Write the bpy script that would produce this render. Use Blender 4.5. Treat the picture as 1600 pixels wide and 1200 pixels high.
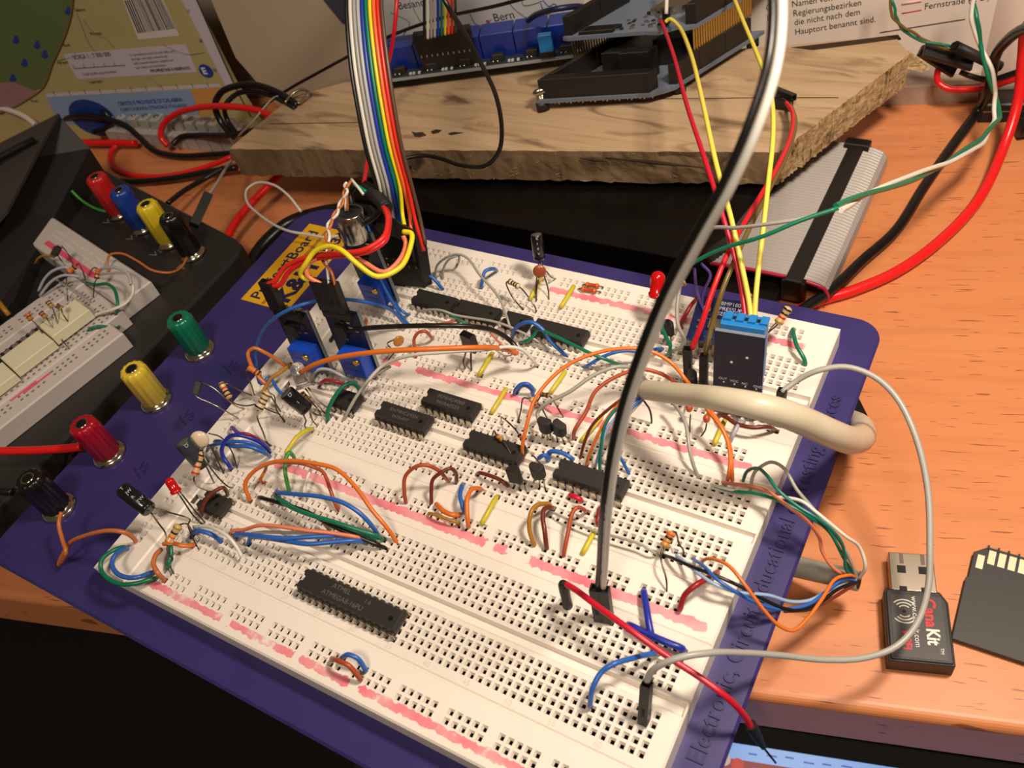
import bpy, bmesh, math, random
import numpy as np
from mathutils import Vector, Matrix
random.seed(7)
MM = 0.001
SC = bpy.context.scene
COL = SC.collection
for o in list(bpy.data.objects): bpy.data.objects.remove(o)
# ---------------------------------------------------------------- camera (position and angles recovered from the hole grid of the breadboards)
FPX = 1387.943
AZ, EL, ROLL = 2.290938, 0.839980, 0.298604
CP = np.array([205.0024, -84.4160, 221.0707])
def basis(az, el, roll):
    f = np.array([math.cos(el)*math.cos(az), math.cos(el)*math.sin(az), -math.sin(el)])
    r = np.cross(f, [0, 0, 1]); r /= np.linalg.norm(r); d = np.cross(f, r)
    c, s = math.cos(roll), math.sin(roll)
    return np.array([c*r+s*d, -s*r+c*d, f])
RB = basis(AZ, EL, ROLL)
cam = bpy.data.cameras.new('camera'); camo = bpy.data.objects.new('camera', cam); COL.objects.link(camo)
cam.sensor_width = 36; cam.lens = 36*FPX/1600; cam.clip_start = 0.01; cam.clip_end = 20
R3 = Matrix([[RB[0][i], -RB[1][i], -RB[2][i]] for i in range(3)])
camo.matrix_world = Matrix.Translation(Vector(CP*MM)) @ R3.to_4x4()
SC.camera = camo
cam.dof.use_dof = True; cam.dof.focus_distance = 0.285; cam.dof.aperture_fstop = 26
# ---------------------------------------------------------------- light: one warm desk lamp above the far right, faint room light, an added fill light
W = bpy.data.worlds.new('world'); SC.world = W; W.use_nodes = True
W.node_tree.nodes['Background'].inputs[0].default_value = (1.0, 0.80, 0.62, 1)
W.node_tree.nodes['Background'].inputs[1].default_value = 0.07
LP = Vector((270, 105, 350))*MM
ld = bpy.data.lights.new('desk_lamp_light', 'SPOT'); ld.spot_size = math.radians(118); ld.spot_blend = 1.0; ld.shadow_soft_size = 0.03; ld.energy = 6.9; ld.color = (1.0, 0.84, 0.68)
lo = bpy.data.objects.new('desk_lamp_light', ld); COL.objects.link(lo); lo.location = LP
lo.rotation_euler = (Vector((215, 80, -30))*MM-LP).to_track_quat('-Z', 'Y').to_euler()
cl = bpy.data.lights.new('fill_light', 'AREA'); cl.shape = 'DISK'; cl.size = 0.35; cl.energy = 12; cl.color = (1.0, 0.82, 0.64)  # added warm fill from the viewer's side, no such source in view
co = bpy.data.objects.new('fill_light', cl); COL.objects.link(co); co.location = (0.45, -0.75, 1.5)
co.rotation_euler = (Vector((.1, .05, 0))-co.location).to_track_quat('-Z', 'Y').to_euler()
SC.view_settings.view_transform = 'Standard'; SC.view_settings.look = 'None'; SC.view_settings.gamma = 1
SC.view_settings.exposure = 0.0; SC.view_settings.use_curve_mapping = False

# ---------------------------------------------------------------- helpers
def V(x, y, z):
    """point of the place seen at photo position (x, y) whose height over the breadboards is z mm"""
    d = np.array([(x-800)/FPX, (y-600)/FPX, 1.0]) @ RB
    return Vector(CP+d*((z-CP[2])/d[2]))
TA = math.radians(16.0)
TD = Vector((math.cos(TA), math.sin(TA), 0)); TN = Vector((-math.sin(TA), math.cos(TA), 0))
WP = Vector((140, 298, -32))
def VW(x, y, off=0.0):
    """same, on the upright plane at the back of the desk, off mm in front of it"""
    d = np.array([(x-800)/FPX, (y-600)/FPX, 1.0]) @ RB
    P = np.array(WP-TN*off); n = np.array(TN)
    return Vector(CP+d*(np.dot(P-CP, n)/np.dot(d, n)))
def pts(s):
    out = []
    for t in s.split():
        a = [float(q) for q in t.split(',')]
        out.append(V(*a))
    return out
def srgb(c):
    return tuple((v/255/12.92 if v <= 10 else ((v/255+0.055)/1.055)**2.4) for v in c)
MATS = {}
def mat(name, c, rough=0.5, metal=0, spec=0.5, noise=0.0, nscale=300, bump=0.0, trans=0, coat=0, emis=0, stretch=None):
    if name in MATS: return MATS[name]
    m = bpy.data.materials.new(name); m.use_nodes = True; nt = m.node_tree; b = nt.nodes['Principled BSDF']
    col = (*srgb(c), 1)
    b.inputs['Base Color'].default_value = col; b.inputs['Roughness'].default_value = rough; b.inputs['Metallic'].default_value = metal
    b.inputs['Specular IOR Level'].default_value = spec
    if trans: b.inputs['Transmission Weight'].default_value = trans
    if coat: b.inputs['Coat Weight'].default_value = coat; b.inputs['Coat Roughness'].default_value = .1
    if emis: b.inputs['Emission Color'].default_value = col; b.inputs['Emission Strength'].default_value = emis
    tc = nt.nodes.new('ShaderNodeTexCoord'); mp = nt.nodes.new('ShaderNodeMapping'); n = nt.nodes.new('ShaderNodeTexNoise')
    nt.links.new(tc.outputs['Object'], mp.inputs[0]); nt.links.new(mp.outputs[0], n.inputs['Vector'])
    if stretch: mp.inputs['Scale'].default_value = stretch
    n.inputs['Scale'].default_value = nscale; n.inputs['Detail'].default_value = 4
    mx = nt.nodes.new('ShaderNodeMixRGB'); mx.blend_type = 'MULTIPLY'; mx.inputs[0].default_value = max(noise, .04)
    mx.inputs[1].default_value = col; nt.links.new(n.outputs['Color' if False else 'Fac'], mx.inputs[2]); nt.links.new(mx.outputs[0], b.inputs['Base Color'])
    if bump:
        bp = nt.nodes.new('ShaderNodeBump'); bp.inputs['Strength'].default_value = bump; bp.inputs['Distance'].default_value = .0004
        nt.links.new(n.outputs['Fac'], bp.inputs['Height']); nt.links.new(bp.outputs[0], b.inputs['Normal'])
    MATS[name] = m; return m
def setp(o, label=None, cat=None, group=None, kind=None):
    if label: o['label'] = label
    if cat: o['category'] = cat
    if group: o['group'] = group
    if kind: o['kind'] = kind
    return o
def thing(name, label, cat, origin=(0, 0, 0), group=None):
    o = bpy.data.objects.new(name, None); COL.objects.link(o); o.empty_display_size = .005
    o.location = Vector(origin)*MM; o['o'] = list(origin)
    return setp(o, label, cat, group)
class MB:
    def __init__(s): s.v = []; s.f = []; s.m = []; s.sm = []
    def add(s, vs, fs, m=0, smooth=False):
        k = len(s.v); s.v += [Vector(v) for v in vs]
        for f in fs: s.f.append([i+k for i in f]); s.m.append(m); s.sm.append(smooth)
        return s
    def box(s, lo, hi, M=None, m=0):
        (a, b, c), (d, e, f) = lo, hi
        vs = [Vector(p) for p in [(a,b,c),(d,b,c),(d,e,c),(a,e,c),(a,b,f),(d,b,f),(d,e,f),(a,e,f)]]
        if M is not None: vs = [M@v for v in vs]
        return s.add(vs, [(0,3,2,1),(4,5,6,7),(0,1,5,4),(1,2,6,5),(2,3,7,6),(3,0,4,7)], m)
    def cbox(s, lo, hi, c, M=None, m=0):
        """box with its upper edges chamfered by c"""
        (a, b, z0), (d, e, z1) = lo, hi
        vs = [(a,b,z0),(d,b,z0),(d,e,z0),(a,e,z0),(a,b,z1-c),(d,b,z1-c),(d,e,z1-c),(a,e,z1-c),(a+c,b+c,z1),(d-c,b+c,z1),(d-c,e-c,z1),(a+c,e-c,z1)]
        vs = [Vector(p) for p in vs]
        if M is not None: vs = [M@v for v in vs]
        fs = [(0,3,2,1),(8,9,10,11)]
        for i in range(4):
            j = (i+1) % 4; fs += [(i,j,4+j,4+i),(4+i,4+j,8+j,8+i)]
        return s.add(vs, fs, m)
    def prism(s, poly, z0, z1, m=0, M=None):
        n = len(poly); vs = [Vector((p[0], p[1], z0)) for p in poly]+[Vector((p[0], p[1], z1)) for p in poly]
        if M is not None: vs = [M@v for v in vs]
        return s.add(vs, [tuple(range(n-1, -1, -1)), tuple(range(n, 2*n))]+[(i, (i+1) % n, n+(i+1) % n, n+i) for i in range(n)], m)
    def tube(s, P, r, n=8, caps=True, m=0, sub=5, spline=True):
        P = [Vector(p) for p in P]
        R = r if isinstance(r, (list, tuple)) else [r]*len(P)
        if spline and len(P) > 2:
            Q = []; RR = []
            for i in range(len(P)-1):
                p0 = P[i-1] if i else P[0]*2-P[1]; p1, p2 = P[i], P[i+1]; p3 = P[i+2] if i+2 < len(P) else P[-1]*2-P[-2]
                t0 = 0.; t1 = max((p1-p0).length, 1e-3)**.5; t2 = t1+max((p2-p1).length, 1e-3)**.5; t3 = t2+max((p3-p2).length, 1e-3)**.5
                for k in range(sub):
                    t = t1+(t2-t1)*k/sub
                    A1 = p0*((t1-t)/(t1-t0))+p1*((t-t0)/(t1-t0)); A2 = p1*((t2-t)/(t2-t1))+p2*((t-t1)/(t2-t1)); A3 = p2*((t3-t)/(t3-t2))+p3*((t-t2)/(t3-t2))
                    B1 = A1*((t2-t)/(t2-t0))+A2*((t-t0)/(t2-t0)); B2 = A2*((t3-t)/(t3-t1))+A3*((t-t1)/(t3-t1))
                    Q.append(B1*((t2-t)/(t2-t1))+B2*((t-t1)/(t2-t1))); RR.append(R[i]+(R[i+1]-R[i])*k/sub)
            Q.append(P[-1]); RR.append(R[-1])
        else: Q, RR = P, list(R)
        T = []
        for i in range(len(Q)):
            d = Q[min(i+1, len(Q)-1)]-Q[max(i-1, 0)]
            T.append(d.normalized() if d.length > 1e-9 else Vector((0, 0, 1)))
        u = T[0].orthogonal().normalized(); vs = []
        for i, q in enumerate(Q):
            u = u-T[i]*u.dot(T[i]); u = u.normalized() if u.length > 1e-6 else T[i].orthogonal().normalized(); w = T[i].cross(u)
            for k in range(n):
                a = 2*math.pi*k/n; vs.append(q+(u*math.cos(a)+w*math.sin(a))*RR[i])
        fs = [(i*n+k, i*n+(k+1) % n, (i+1)*n+(k+1) % n, (i+1)*n+k) for i in range(len(Q)-1) for k in range(n)]
        s.add(vs, fs, m, True)
        if caps:
            s.add(vs[:n], [tuple(range(n-1, -1, -1))], m); s.add(vs[-n:], [tuple(range(n))], m)
        return s
    def lathe(s, prof, M=None, n=24, m=0, ribs=0, ribd=0, smooth=True):
        """prof: list of (radius, height) along local z"""
        vs = []
        for r, z in prof:
            for k in range(n):
                a = 2*math.pi*k/n; rr = r
                if ribs: rr = r-ribd*(0.5-0.5*math.cos(a*ribs))*(1 if r > 0.5 else 0)
                v = Vector((rr*math.cos(a), rr*math.sin(a), z)); vs.append(M@v if M is not None else v)
        L = len(prof)
        fs = [(i*n+k, i*n+(k+1) % n, (i+1)*n+(k+1) % n, (i+1)*n+k) for i in range(L-1) for k in range(n)]
        s.add(vs, fs, m, smooth)
        s.add(vs[:n], [tuple(range(n-1, -1, -1))], m); s.add(vs[-n:], [tuple(range(n))], m)
        return s
    def build(s, name, mats, parent=None, origin=None, label=None, bevel=0, keep=False):
        if not isinstance(mats, (list, tuple)): mats = [mats]
        if parent is not None: org = Vector(parent['o'])
        else: org = Vector(origin) if origin is not None else Vector((0, 0, 0))
        me = bpy.data.meshes.new(name); me.from_pydata([(v-org)*MM for v in s.v], [], s.f)
        for m in mats: me.materials.append(m)
        for p, mi, sm in zip(me.polygons, s.m, s.sm): p.material_index = mi; p.use_smooth = sm
        if not keep:
            bm = bmesh.new(); bm.from_mesh(me); bmesh.ops.remove_doubles(bm, verts=bm.verts, dist=1e-7); bm.normal_update(); bm.to_mesh(me); bm.free()
        me.update()
        o = bpy.data.objects.new(name, me); COL.objects.link(o)
        o['o'] = list(org)
        if parent is not None: o.parent = parent
        else: o.location = org*MM
        if label: o['label'] = label
        if bevel:
            b = o.modifiers.new('bevel', 'BEVEL'); b.width = bevel*MM; b.segments = 2; b.limit_method = 'ANGLE'; b.angle_limit = math.radians(40)
        return o
def frame(o, x, z=None, y=None):
    """matrix with origin o, local x along x and local z along z (or local y along y)"""
    x = Vector(x).normalized()
    if z is not None:
        z = Vector(z); y = z.cross(x).normalized(); z = x.cross(y)
    else:
        y = Vector(y); z = x.cross(y).normalized(); y = z.cross(x)
    M = Matrix((x, y, z)).transposed().to_4x4(); M.translation = Vector(o); return M
def axis(a, b):
    z = (Vector(b)-Vector(a)).normalized(); x = z.orthogonal().normalized()
    return frame(a, x, z=z)
def text(name, s, size, M, mt, parent, ext=.05, bold=0.0, label=None, align='LEFT', xs=1.0):
    c = bpy.data.curves.new('t', 'FONT'); c.body = s; c.size = size; c.extrude = ext; c.offset = bold; c.align_x = align; c.resolution_u = 3
    to = bpy.data.objects.new('t', c); COL.objects.link(to); bpy.context.view_layer.update()
    me = bpy.data.meshes.new_from_object(to.evaluated_get(bpy.context.evaluated_depsgraph_get()))
    bpy.data.objects.remove(to); bpy.data.curves.remove(c)
    org = Vector(parent['o'])
    for v in me.vertices:
        p = v.co.copy(); p.x *= xs
        v.co = ((M@p)-org)*MM
    me.materials.clear(); me.materials.append(mt); me.name = name
    o = bpy.data.objects.new(name, me); COL.objects.link(o); o.parent = parent
    if label: o['label'] = label
    return o

# ---------------------------------------------------------------- colours
WHITE = mat('board_plastic', (236, 228, 218), .42, noise=.05, nscale=500)
HOLE = mat('hole_shade', (44, 34, 26), .6)  # hole interiors: the shade of their depth is put into the colour
BLUEP = mat('blue_plate', (60, 52, 118), .4, noise=.4, nscale=45, bump=.05)
BLACK = mat('black_plastic', (26, 24, 23), .45, noise=.1, nscale=900, bump=.05)
SATIN = mat('satin_black', (17, 16, 16), .35)
CHIP = mat('chip_plastic', (40, 38, 36), .55, noise=.12, nscale=1500, bump=.1)
TIN = mat('tinned_metal', (190, 182, 165), .3, 1)
LEAD = mat('component_lead', (120, 112, 100), .35, 1)
CHROME = mat('nickel', (215, 205, 185), .16, 1)
GOLD = mat('gold_pin', (214, 180, 104), .3, 1)
PCBB = mat('pcb_blue', (20, 34, 92), .4, noise=.1)
PCBD = mat('pcb_dark', (15, 20, 48), .42, noise=.15)
PCBE = mat('pcb_edge', (126, 134, 142), .5)
TRIM = mat('trimmer_blue', (24, 72, 186), .35)
PINK = mat('pink_marker', (232, 88, 118), .6)
C = {}
for k, c in dict(orange=(222, 116, 42), tan=(196, 112, 58), rust=(172, 76, 44), brown=(112, 46, 34), blue=(44, 100, 186), navy=(36, 48, 160), yellow=(204, 190, 52),
    green=(14, 116, 84), white=(222, 220, 210), grey=(164, 162, 154), red=(216, 28, 40), crimson=(196, 24, 50), black=(24, 22, 20), olive=(110, 92, 46), salmon=(226, 130, 96),
    bright_yellow=(234, 218, 36), pale_yellow=(232, 216, 88), bright_red=(224, 44, 34), purple=(96, 70, 150), darkred=(150, 30, 36), ribbon_green=(0, 122, 96), ribbon_blue=(26, 60, 170),
    ribbon_orange=(246, 106, 48), light_grey=(178, 180, 190), mustard=(170, 120, 40), ribbon_brown=(92, 66, 52), teal=(20, 112, 100), lime=(60, 150, 60), pink=(240, 170, 150), light_blue=(150, 180, 215)).items():
    C[k] = mat('insulation_'+k, c, .34, spec=.5)
# ================================================================ the setting
def wood_mat(name, base, dark, sx, sy, rough, dash=True, light=None, bump=.1, stain=None):
    m = bpy.data.materials.new(name); m.use_nodes = True; nt = m.node_tree; N = nt.nodes; L = nt.links; b = N['Principled BSDF']
    tc = N.new('ShaderNodeTexCoord')
    def nz(scale, vec, detail=5, dist=0.0):
        mp = N.new('ShaderNodeMapping'); mp.inputs['Scale'].default_value = vec; L.new(tc.outputs['Object'], mp.inputs[0])
        n = N.new('ShaderNodeTexNoise'); n.inputs['Scale'].default_value = scale; n.inputs['Detail'].default_value = detail; n.inputs['Distortion'].default_value = dist
        L.new(mp.outputs[0], n.inputs['Vector']); return n.outputs['Fac']
    def ramp(src, p0, p1, c0=(0,0,0,1), c1=(1,1,1,1)):
        r = N.new('ShaderNodeValToRGB'); r.color_ramp.elements[0].position = p0; r.color_ramp.elements[1].position = p1
        r.color_ramp.elements[0].color = c0; r.color_ramp.elements[1].color = c1; L.new(src, r.inputs[0]); return r.outputs[0]
    def mix(f, a, c):
        x = N.new('ShaderNodeMixRGB'); 
        if isinstance(f, (int, float)): x.inputs[0].default_value = f
        else: L.new(f, x.inputs[0])
        for i, q in ((1, a), (2, c)):
            if isinstance(q, tuple): x.inputs[i].default_value = (*srgb(q), 1)
            else: L.new(q, x.inputs[i])
        return x.outputs[0]
    g = nz(1, (sx, sy, sx), 6, .6)
    col = mix(ramp(g, .35, .7), base, light or base)
    col = mix(ramp(nz(1, (sx*2.2, sy*3, sx*2), 3), .5, .75), col, tuple(int(a*.82+bq*.18) for a, bq in zip(base, dark)))
    if dash:
        col = mix(ramp(nz(1, (90, 1100, 200), 1), .675, .71), col, dark)
    if stain:
        col = mix(ramp(nz(1, (stain, stain*3.5, stain), 4, 1.0), .56, .72), col, dark)
    L.new(col, b.inputs['Base Color']); b.inputs['Roughness'].default_value = rough
    bp = N.new('ShaderNodeBump'); bp.inputs['Strength'].default_value = bump; bp.inputs['Distance'].default_value = .0005
    L.new(g, bp.inputs['Height']); L.new(bp.outputs[0], b.inputs['Normal'])
    return m
DESKM = wood_mat('desk_wood', (204, 128, 80), (146, 84, 50), 6, 60, .42, light=(207, 133, 85), bump=.012)
PLANKM = wood_mat('rough_wood', (176, 148, 114), (104, 80, 56), 9, 120, .85, dash=False, light=(190, 164, 132), bump=.25, stain=24)
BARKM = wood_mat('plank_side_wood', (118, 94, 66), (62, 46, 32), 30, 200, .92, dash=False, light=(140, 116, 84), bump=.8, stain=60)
RAWM = wood_mat('sawn_end_wood', (150, 120, 80), (38, 30, 22), 420, 60, .9, dash=False, light=(206, 182, 138), bump=1.0, stain=110)

wl = mat('wall_paint', (150, 138, 122), .8, noise=.1, nscale=20)
o = MB().box((-1300, 0, -750), (900, 10, 500), frame(WP+TN*30+Vector((0, 0, 32)), TD, z=(0, 0, 1))).build('wall_back', wl); setp(o, kind='structure')
fm = mat('floor_dark', (18, 15, 14), .8, noise=.3, nscale=8)
o = MB().box((-900, -900, -760), (900, 900, -750)).build('floor', fm); setp(o, kind='structure')

# desk: top with a rounded front edge, seen from above; its edge runs at 16 degrees to the breadboards
E0 = V(1150, 1085, -32); DM = frame(E0, TD, z=(0, 0, 1))
desk = thing('desk', 'orange beech laminate desk with rounded front edge carrying everything', 'desk', tuple(E0))
desk.rotation_euler = (0, 0, TA)
def desk_mesh():
    mb = MB(); prof = [(318, 0)]
    prof += [(3*(1-math.sin(a)), -3*(1-math.cos(a))) for a in [math.pi/2*k/6 for k in range(7)]]
    prof += [(0, -22), (1.5, -24), (318, -24)]
    n = len(prof); vs = []
    for x in (-1000, 560): vs += [Vector((x, y, z)) for y, z in prof]
    fs = [(i, (i+1) % n, n+(i+1) % n, n+i) for i in range(n)]+[tuple(range(n-1, -1, -1)), tuple(range(n, 2*n))]
    mb.add(vs, fs, 0, False); return mb
desk['o'] = [0, 0, 0]
o = desk_mesh().build('desktop', DESKM, desk)
for i, (x, y) in enumerate([(-980, 20), (540, 20), (-980, 320), (540, 320)]):
    MB().box((x-14, y-14 if y > 100 else y, -718), (x+14, y-4 if y > 300 else y+14 if y < 300 else y+10, -24)).build('leg', DESKM, desk)

HOLEM_ = mat('matt_black', (10, 10, 10), .8)
# laptop screen below the desk edge
SCRB = mat('screen_sky', (70, 150, 235), .3, emis=0.5); 
S0, S1 = V(1128, 1158, -270), V(1420, 1203, -270)
sx = (S1-S0).normalized(); sd = Vector((sx.y, -sx.x, 0))*.92+Vector((0, 0, -.38)); SM = frame(S0, sx, y=-sd) @ Matrix.Scale(1.72, 4)
lap = thing('laptop', 'open laptop with blue desktop picture glowing just below the desk edge', 'laptop', tuple(S0))
L_ = (S1-S0).length/1.72
MB().box((-120, -150, -5), (L_+160, 6, -.2), SM).build('screen_housing', HOLEM_, lap, bevel=1)
MB().box((-112, -142, -.2), (L_+150, 0, 0), SM).build('display', SCRB, lap)
ICO = [((200, 40, 40), 3, 6), ((40, 90, 230), 8, 8), ((30, 40, 60), 14, 7), ((150, 60, 60), 19, 8), ((190, 60, 50), 25, 9), ((90, 90, 110), 31, 9), ((200, 180, 170), -1, 5)]
for c, x, y in ICO:
    m_ = mat('icon_%d' % x, c, .4, emis=.5)
    MB().lathe([(1.9, 0), (1.9, .08)], SM @ Matrix.Translation((x+2, -y, .02)), 20).build('screen_icon', m_, lap)
m_ = mat('dock_red', (150, 40, 46), .4, emis=.35)
MB().box((-10, -17, .01), (60, -4.5, .03), SM).build('dock', m_, lap)
m_ = mat('screen_text', (40, 90, 190), .4, emis=.5)
for k in range(9): MB().box((8+k*5.3, -2.6+.3*(k % 3), .01), (10.5+k*5.3+.5*(k % 2), -2.1+.3*(k % 3), .05), SM).build('menu_word', m_, lap)

# ================================================================ project board: blue base, strips with holes
def rrect(x0, y0, x1, y1, rs, n=8):
    P = []
    for (cx, cy, r, a0) in ((x1-rs[1], y0+rs[1], rs[1], -90), (x1-rs[2], y1-rs[2], rs[2], 0), (x0+rs[3], y1-rs[3], rs[3], 90), (x0+rs[0], y0+rs[0], rs[0], 180)):
        for k in range(n+1):
            a = math.radians(a0+90*k/n); P.append((cx+r*math.cos(a), cy+r*math.sin(a)))
    return P
board = thing('project_board', 'dark blue plastic base of the breadboard trainer with embossed words along its right side', 'electronics board', (50, 40, -32))
mb = MB(); ra, rb = rrect(-72.5, -59, 177.5, 134.8, (9, 9, 9, 16)), rrect(-71.7, -58.2, 176.7, 134, (9, 9, 9, 16))
n = len(ra)
vs = [(x, y, -24) for x, y in rrect(-70.5, -57, 175.5, 132.8, (9, 9, 9, 16))]+[(x, y, -9.3) for x, y in ra]+[(x, y, -8.5) for x, y in rb]
fs = [(i, (i+1) % n, n+(i+1) % n, n+i) for i in range(n)]+[(n+i, n+(i+1) % n, 2*n+(i+1) % n, 2*n+i) for i in range(n)]+[tuple(range(n-1, -1, -1)), tuple(range(2*n, 3*n))]
mb.add(vs, fs); mb.build('base_plate', BLUEP, board)
for x, y in ((-58, 118), (163, 118), (163, 22), (-20, -2)):
    MB().lathe([(7, -32), (7, -24)], Matrix.Translation((x, y, 0)), 20).build('rubber_foot', BLACK, board)
EMB = mat('embossed_shade', (40, 34, 88), .5)  # same plastic as the plate; darker tone paints the shading of the relief
ew = text('embossed_words', 'Electronic, Circuit Educational or Testing Devices', 6.3, frame((172.9, -22.3, -8.5), (0, 1, 0), z=(0, 0, 1)), EMB, board, ext=.45, xs=.86, bold=.06)
_ys = [v.co.y for v in ew.data.vertices]; _y0 = min(_ys); _k = 121.8*MM/(max(_ys)-_y0)
for v in ew.data.vertices: v.co.y = _y0+(v.co.y-_y0)*_k
# yellow maker's label
YL = mat('label_yellow', (226, 170, 28), .5, noise=.08); NV = mat('label_navy', (34, 30, 74), .5)
LC = [V(380, 467, -8.3), V(425, 482, -8.3), V(557, 425, -8.3), V(486, 349, -8.3)]
x0l, x1l, y0l, y1l = -62.5, -37.5, 73.5, 122.5
MB().box((x0l, y0l, -8.5), (x1l, y1l, -8.35)).build('maker_label', YL, board, label='yellow label with dark blue lettering')
LM = frame((0, 0, -8.34), (0, 1, 0), z=(0, 0, 1))     # reads from the near end towards the far end
def lt(s, x, y, size, bold=0, xs=1.0, ext=.03): text('label_lettering', s, size, frame((x, y, -8.33), (0, 1, 0), z=(0, 0, 1)), NV, board, ext=ext, bold=bold, xs=xs)
lt('Project', -54.3, 75.5, 7.6, .12); lt('+', -55.5, 97.0, 6, .15); lt('Board', -54.3, 100.3, 7.6, .12)
lt('K&H', -40.5, 77.5, 11.5, .5, xs=1.0); lt('GL-32', -40.5, 103.5, 7.0, .3)
MB().box((-51.6, y0l+.5, -8.34), (-51.2, y1l-.5, -8.30)).build('label_line', NV, board)
MB().box((-50.7, y0l+.5, -8.34), (-50.3, y1l-.5, -8.30)).build('label_line', NV, board)
for (px, py, s) in ((355, 578, 'Vc'), (285, 657, 'Vb'), (214, 739, 'Va')):
    p = V(px, py, -8.45)
    text('embossed_mark', s, 5.2, frame(p+Vector((-2, 1.5, 0)), (.75, -.1, 0), z=(0, 0, 1)), EMB, board, ext=.15)
    MB().box((-3.5, -.35, -.05), (3.5, .35, .12), frame(p, (.8, -.35, 0), z=(0, 0, 1))).build('embossed_mark', EMB, board)

def strip_mat(name, band, hw, segs, seed, dens=.5, horiz=True):
    """white plastic with a hand drawn pink marker line (a stain with its own uneven edge)"""
    m = bpy.data.materials.new(name); m.use_nodes = True; nt = m.node_tree; N = nt.nodes; L = nt.links; b = N['Principled BSDF']
    b.inputs['Roughness'].default_value = .42
    tc = N.new('ShaderNodeTexCoord'); sp = N.new('ShaderNodeSeparateXYZ'); L.new(tc.outputs['Object'], sp.inputs[0])
    def M_(op, a, c=None, clamp=False):
        n = N.new('ShaderNodeMath'); n.operation = op; n.use_clamp = clamp
        for i, q in enumerate((a, c)):
            if q is None: continue
            if isinstance(q, (int, float)): n.inputs[i].default_value = q
            else: L.new(q, n.inputs[i])
        return n.outputs[0]
    def nz(scale, det=3):
        n = N.new('ShaderNodeTexNoise'); n.inputs['Scale'].default_value = scale; n.inputs['Detail'].default_value = det; n.noise_dimensions = '4D'; n.inputs['W'].default_value = seed
        L.new(tc.outputs['Object'], n.inputs['Vector']); return n.outputs['Fac']
    big, small = nz(90, 2), nz(420, 3)
    y = sp.outputs['Y']; x = sp.outputs['X']
    yy = M_('ADD', y, M_('MULTIPLY', M_('SUBTRACT', small, .5), .0032))
    d = M_('ABSOLUTE', M_('SUBTRACT', yy, band*MM))
    inb = M_('MULTIPLY', M_('SUBTRACT', hw*1.28*MM, d), 5000, True)
    tot = None
    for (a, c) in segs:
        xx = M_('ADD', x, M_('MULTIPLY', M_('SUBTRACT', small, .5), .004))
        s_ = M_('MULTIPLY', M_('MULTIPLY', M_('SUBTRACT', xx, a*MM), 3000, True), M_('MULTIPLY', M_('SUBTRACT', c*MM, xx), 3000, True))
        tot = s_ if tot is None else M_('MAXIMUM', tot, s_)
    str_ = M_('MULTIPLY', M_('SUBTRACT', M_('ADD', M_('MULTIPLY', big, .55), M_('MULTIPLY', small, .45)), .5-dens*.32), 9, True)
    f = M_('MULTIPLY', M_('MULTIPLY', inb, tot), M_('MULTIPLY', str_, M_('ADD', M_('MULTIPLY', big, .9), .25)))
    mx = N.new('ShaderNodeMixRGB'); L.new(f, mx.inputs[0]); mx.inputs[1].default_value = (*srgb((236, 228, 218)), 1); mx.inputs[2].default_value = (*srgb((232, 84, 116)), 1)
    L.new(mx.outputs[0], b.inputs['Base Color']); return m
P_ = 2.54
def hole_grid(mb, x0, y0, nc, nr, is_hole, sx=1):
    """cells of 2.54 mm starting with the first hole at (x0, y0), rows going down in y"""
    A, B, zb = .86, .50, -1.25
    for r in range(nr):
        for c in range(nc):
            cx, cy = x0+c*P_, y0-r*P_; h = P_/2
            if sx == 2: cx, cy = x0+r*P_, y0-c*P_
            if not is_hole(c, r): mb.add([(cx-h, cy-h, 0), (cx+h, cy-h, 0), (cx+h, cy+h, 0), (cx-h, cy+h, 0)], [(0, 1, 2, 3)]); continue
            vs = []
            for q, z in ((h, 0), (A, 0), (B, zb), (B, -4.2)): vs += [(cx-q, cy-q, z), (cx+q, cy-q, z), (cx+q, cy+q, z), (cx-q, cy+q, z)]
            fs = []
            for k in range(2):
                for i in range(4): j = (i+1) % 4; fs.append((4*k+i, 4*k+j, 4*k+4+j, 4*k+4+i))
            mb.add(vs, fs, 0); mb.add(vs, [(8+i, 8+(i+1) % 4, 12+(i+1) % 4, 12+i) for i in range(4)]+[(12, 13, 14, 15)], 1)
def rectz(mb, x0, y0, x1, y1, z=0):
    if x1-x0 > 1e-6 and y1-y0 > 1e-6: mb.add([(x0, y0, z), (x1, y0, z), (x1, y1, z), (x0, y1, z)], [(0, 1, 2, 3)])
def rim(mb, x0, y0, x1, y1, c=.55, zb=-8.5):
    o_ = [(x0, y0), (x1, y0), (x1, y1), (x0, y1)]; i_ = [(x0+c, y0+c), (x1-c, y0+c), (x1-c, y1-c), (x0+c, y1-c)]
    vs = [(x, y, 0) for x, y in i_]+[(x, y, -c) for x, y in o_]+[(x, y, zb) for x, y in o_]
    fs = [(3, 2, 1, 0)][:0]
    for k in (0, 1):
        for i in range(4): j = (i+1) % 4; fs.append((4*k+4+i, 4*k+4+j, 4*k+j, 4*k+i) if True else 0)
    fs.append((8, 11, 10, 9)); mb.add(vs, fs)
XL, XR = -5.4, 166.2
V1, V2, V3 = 102.371, 51.431, 0.0
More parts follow.
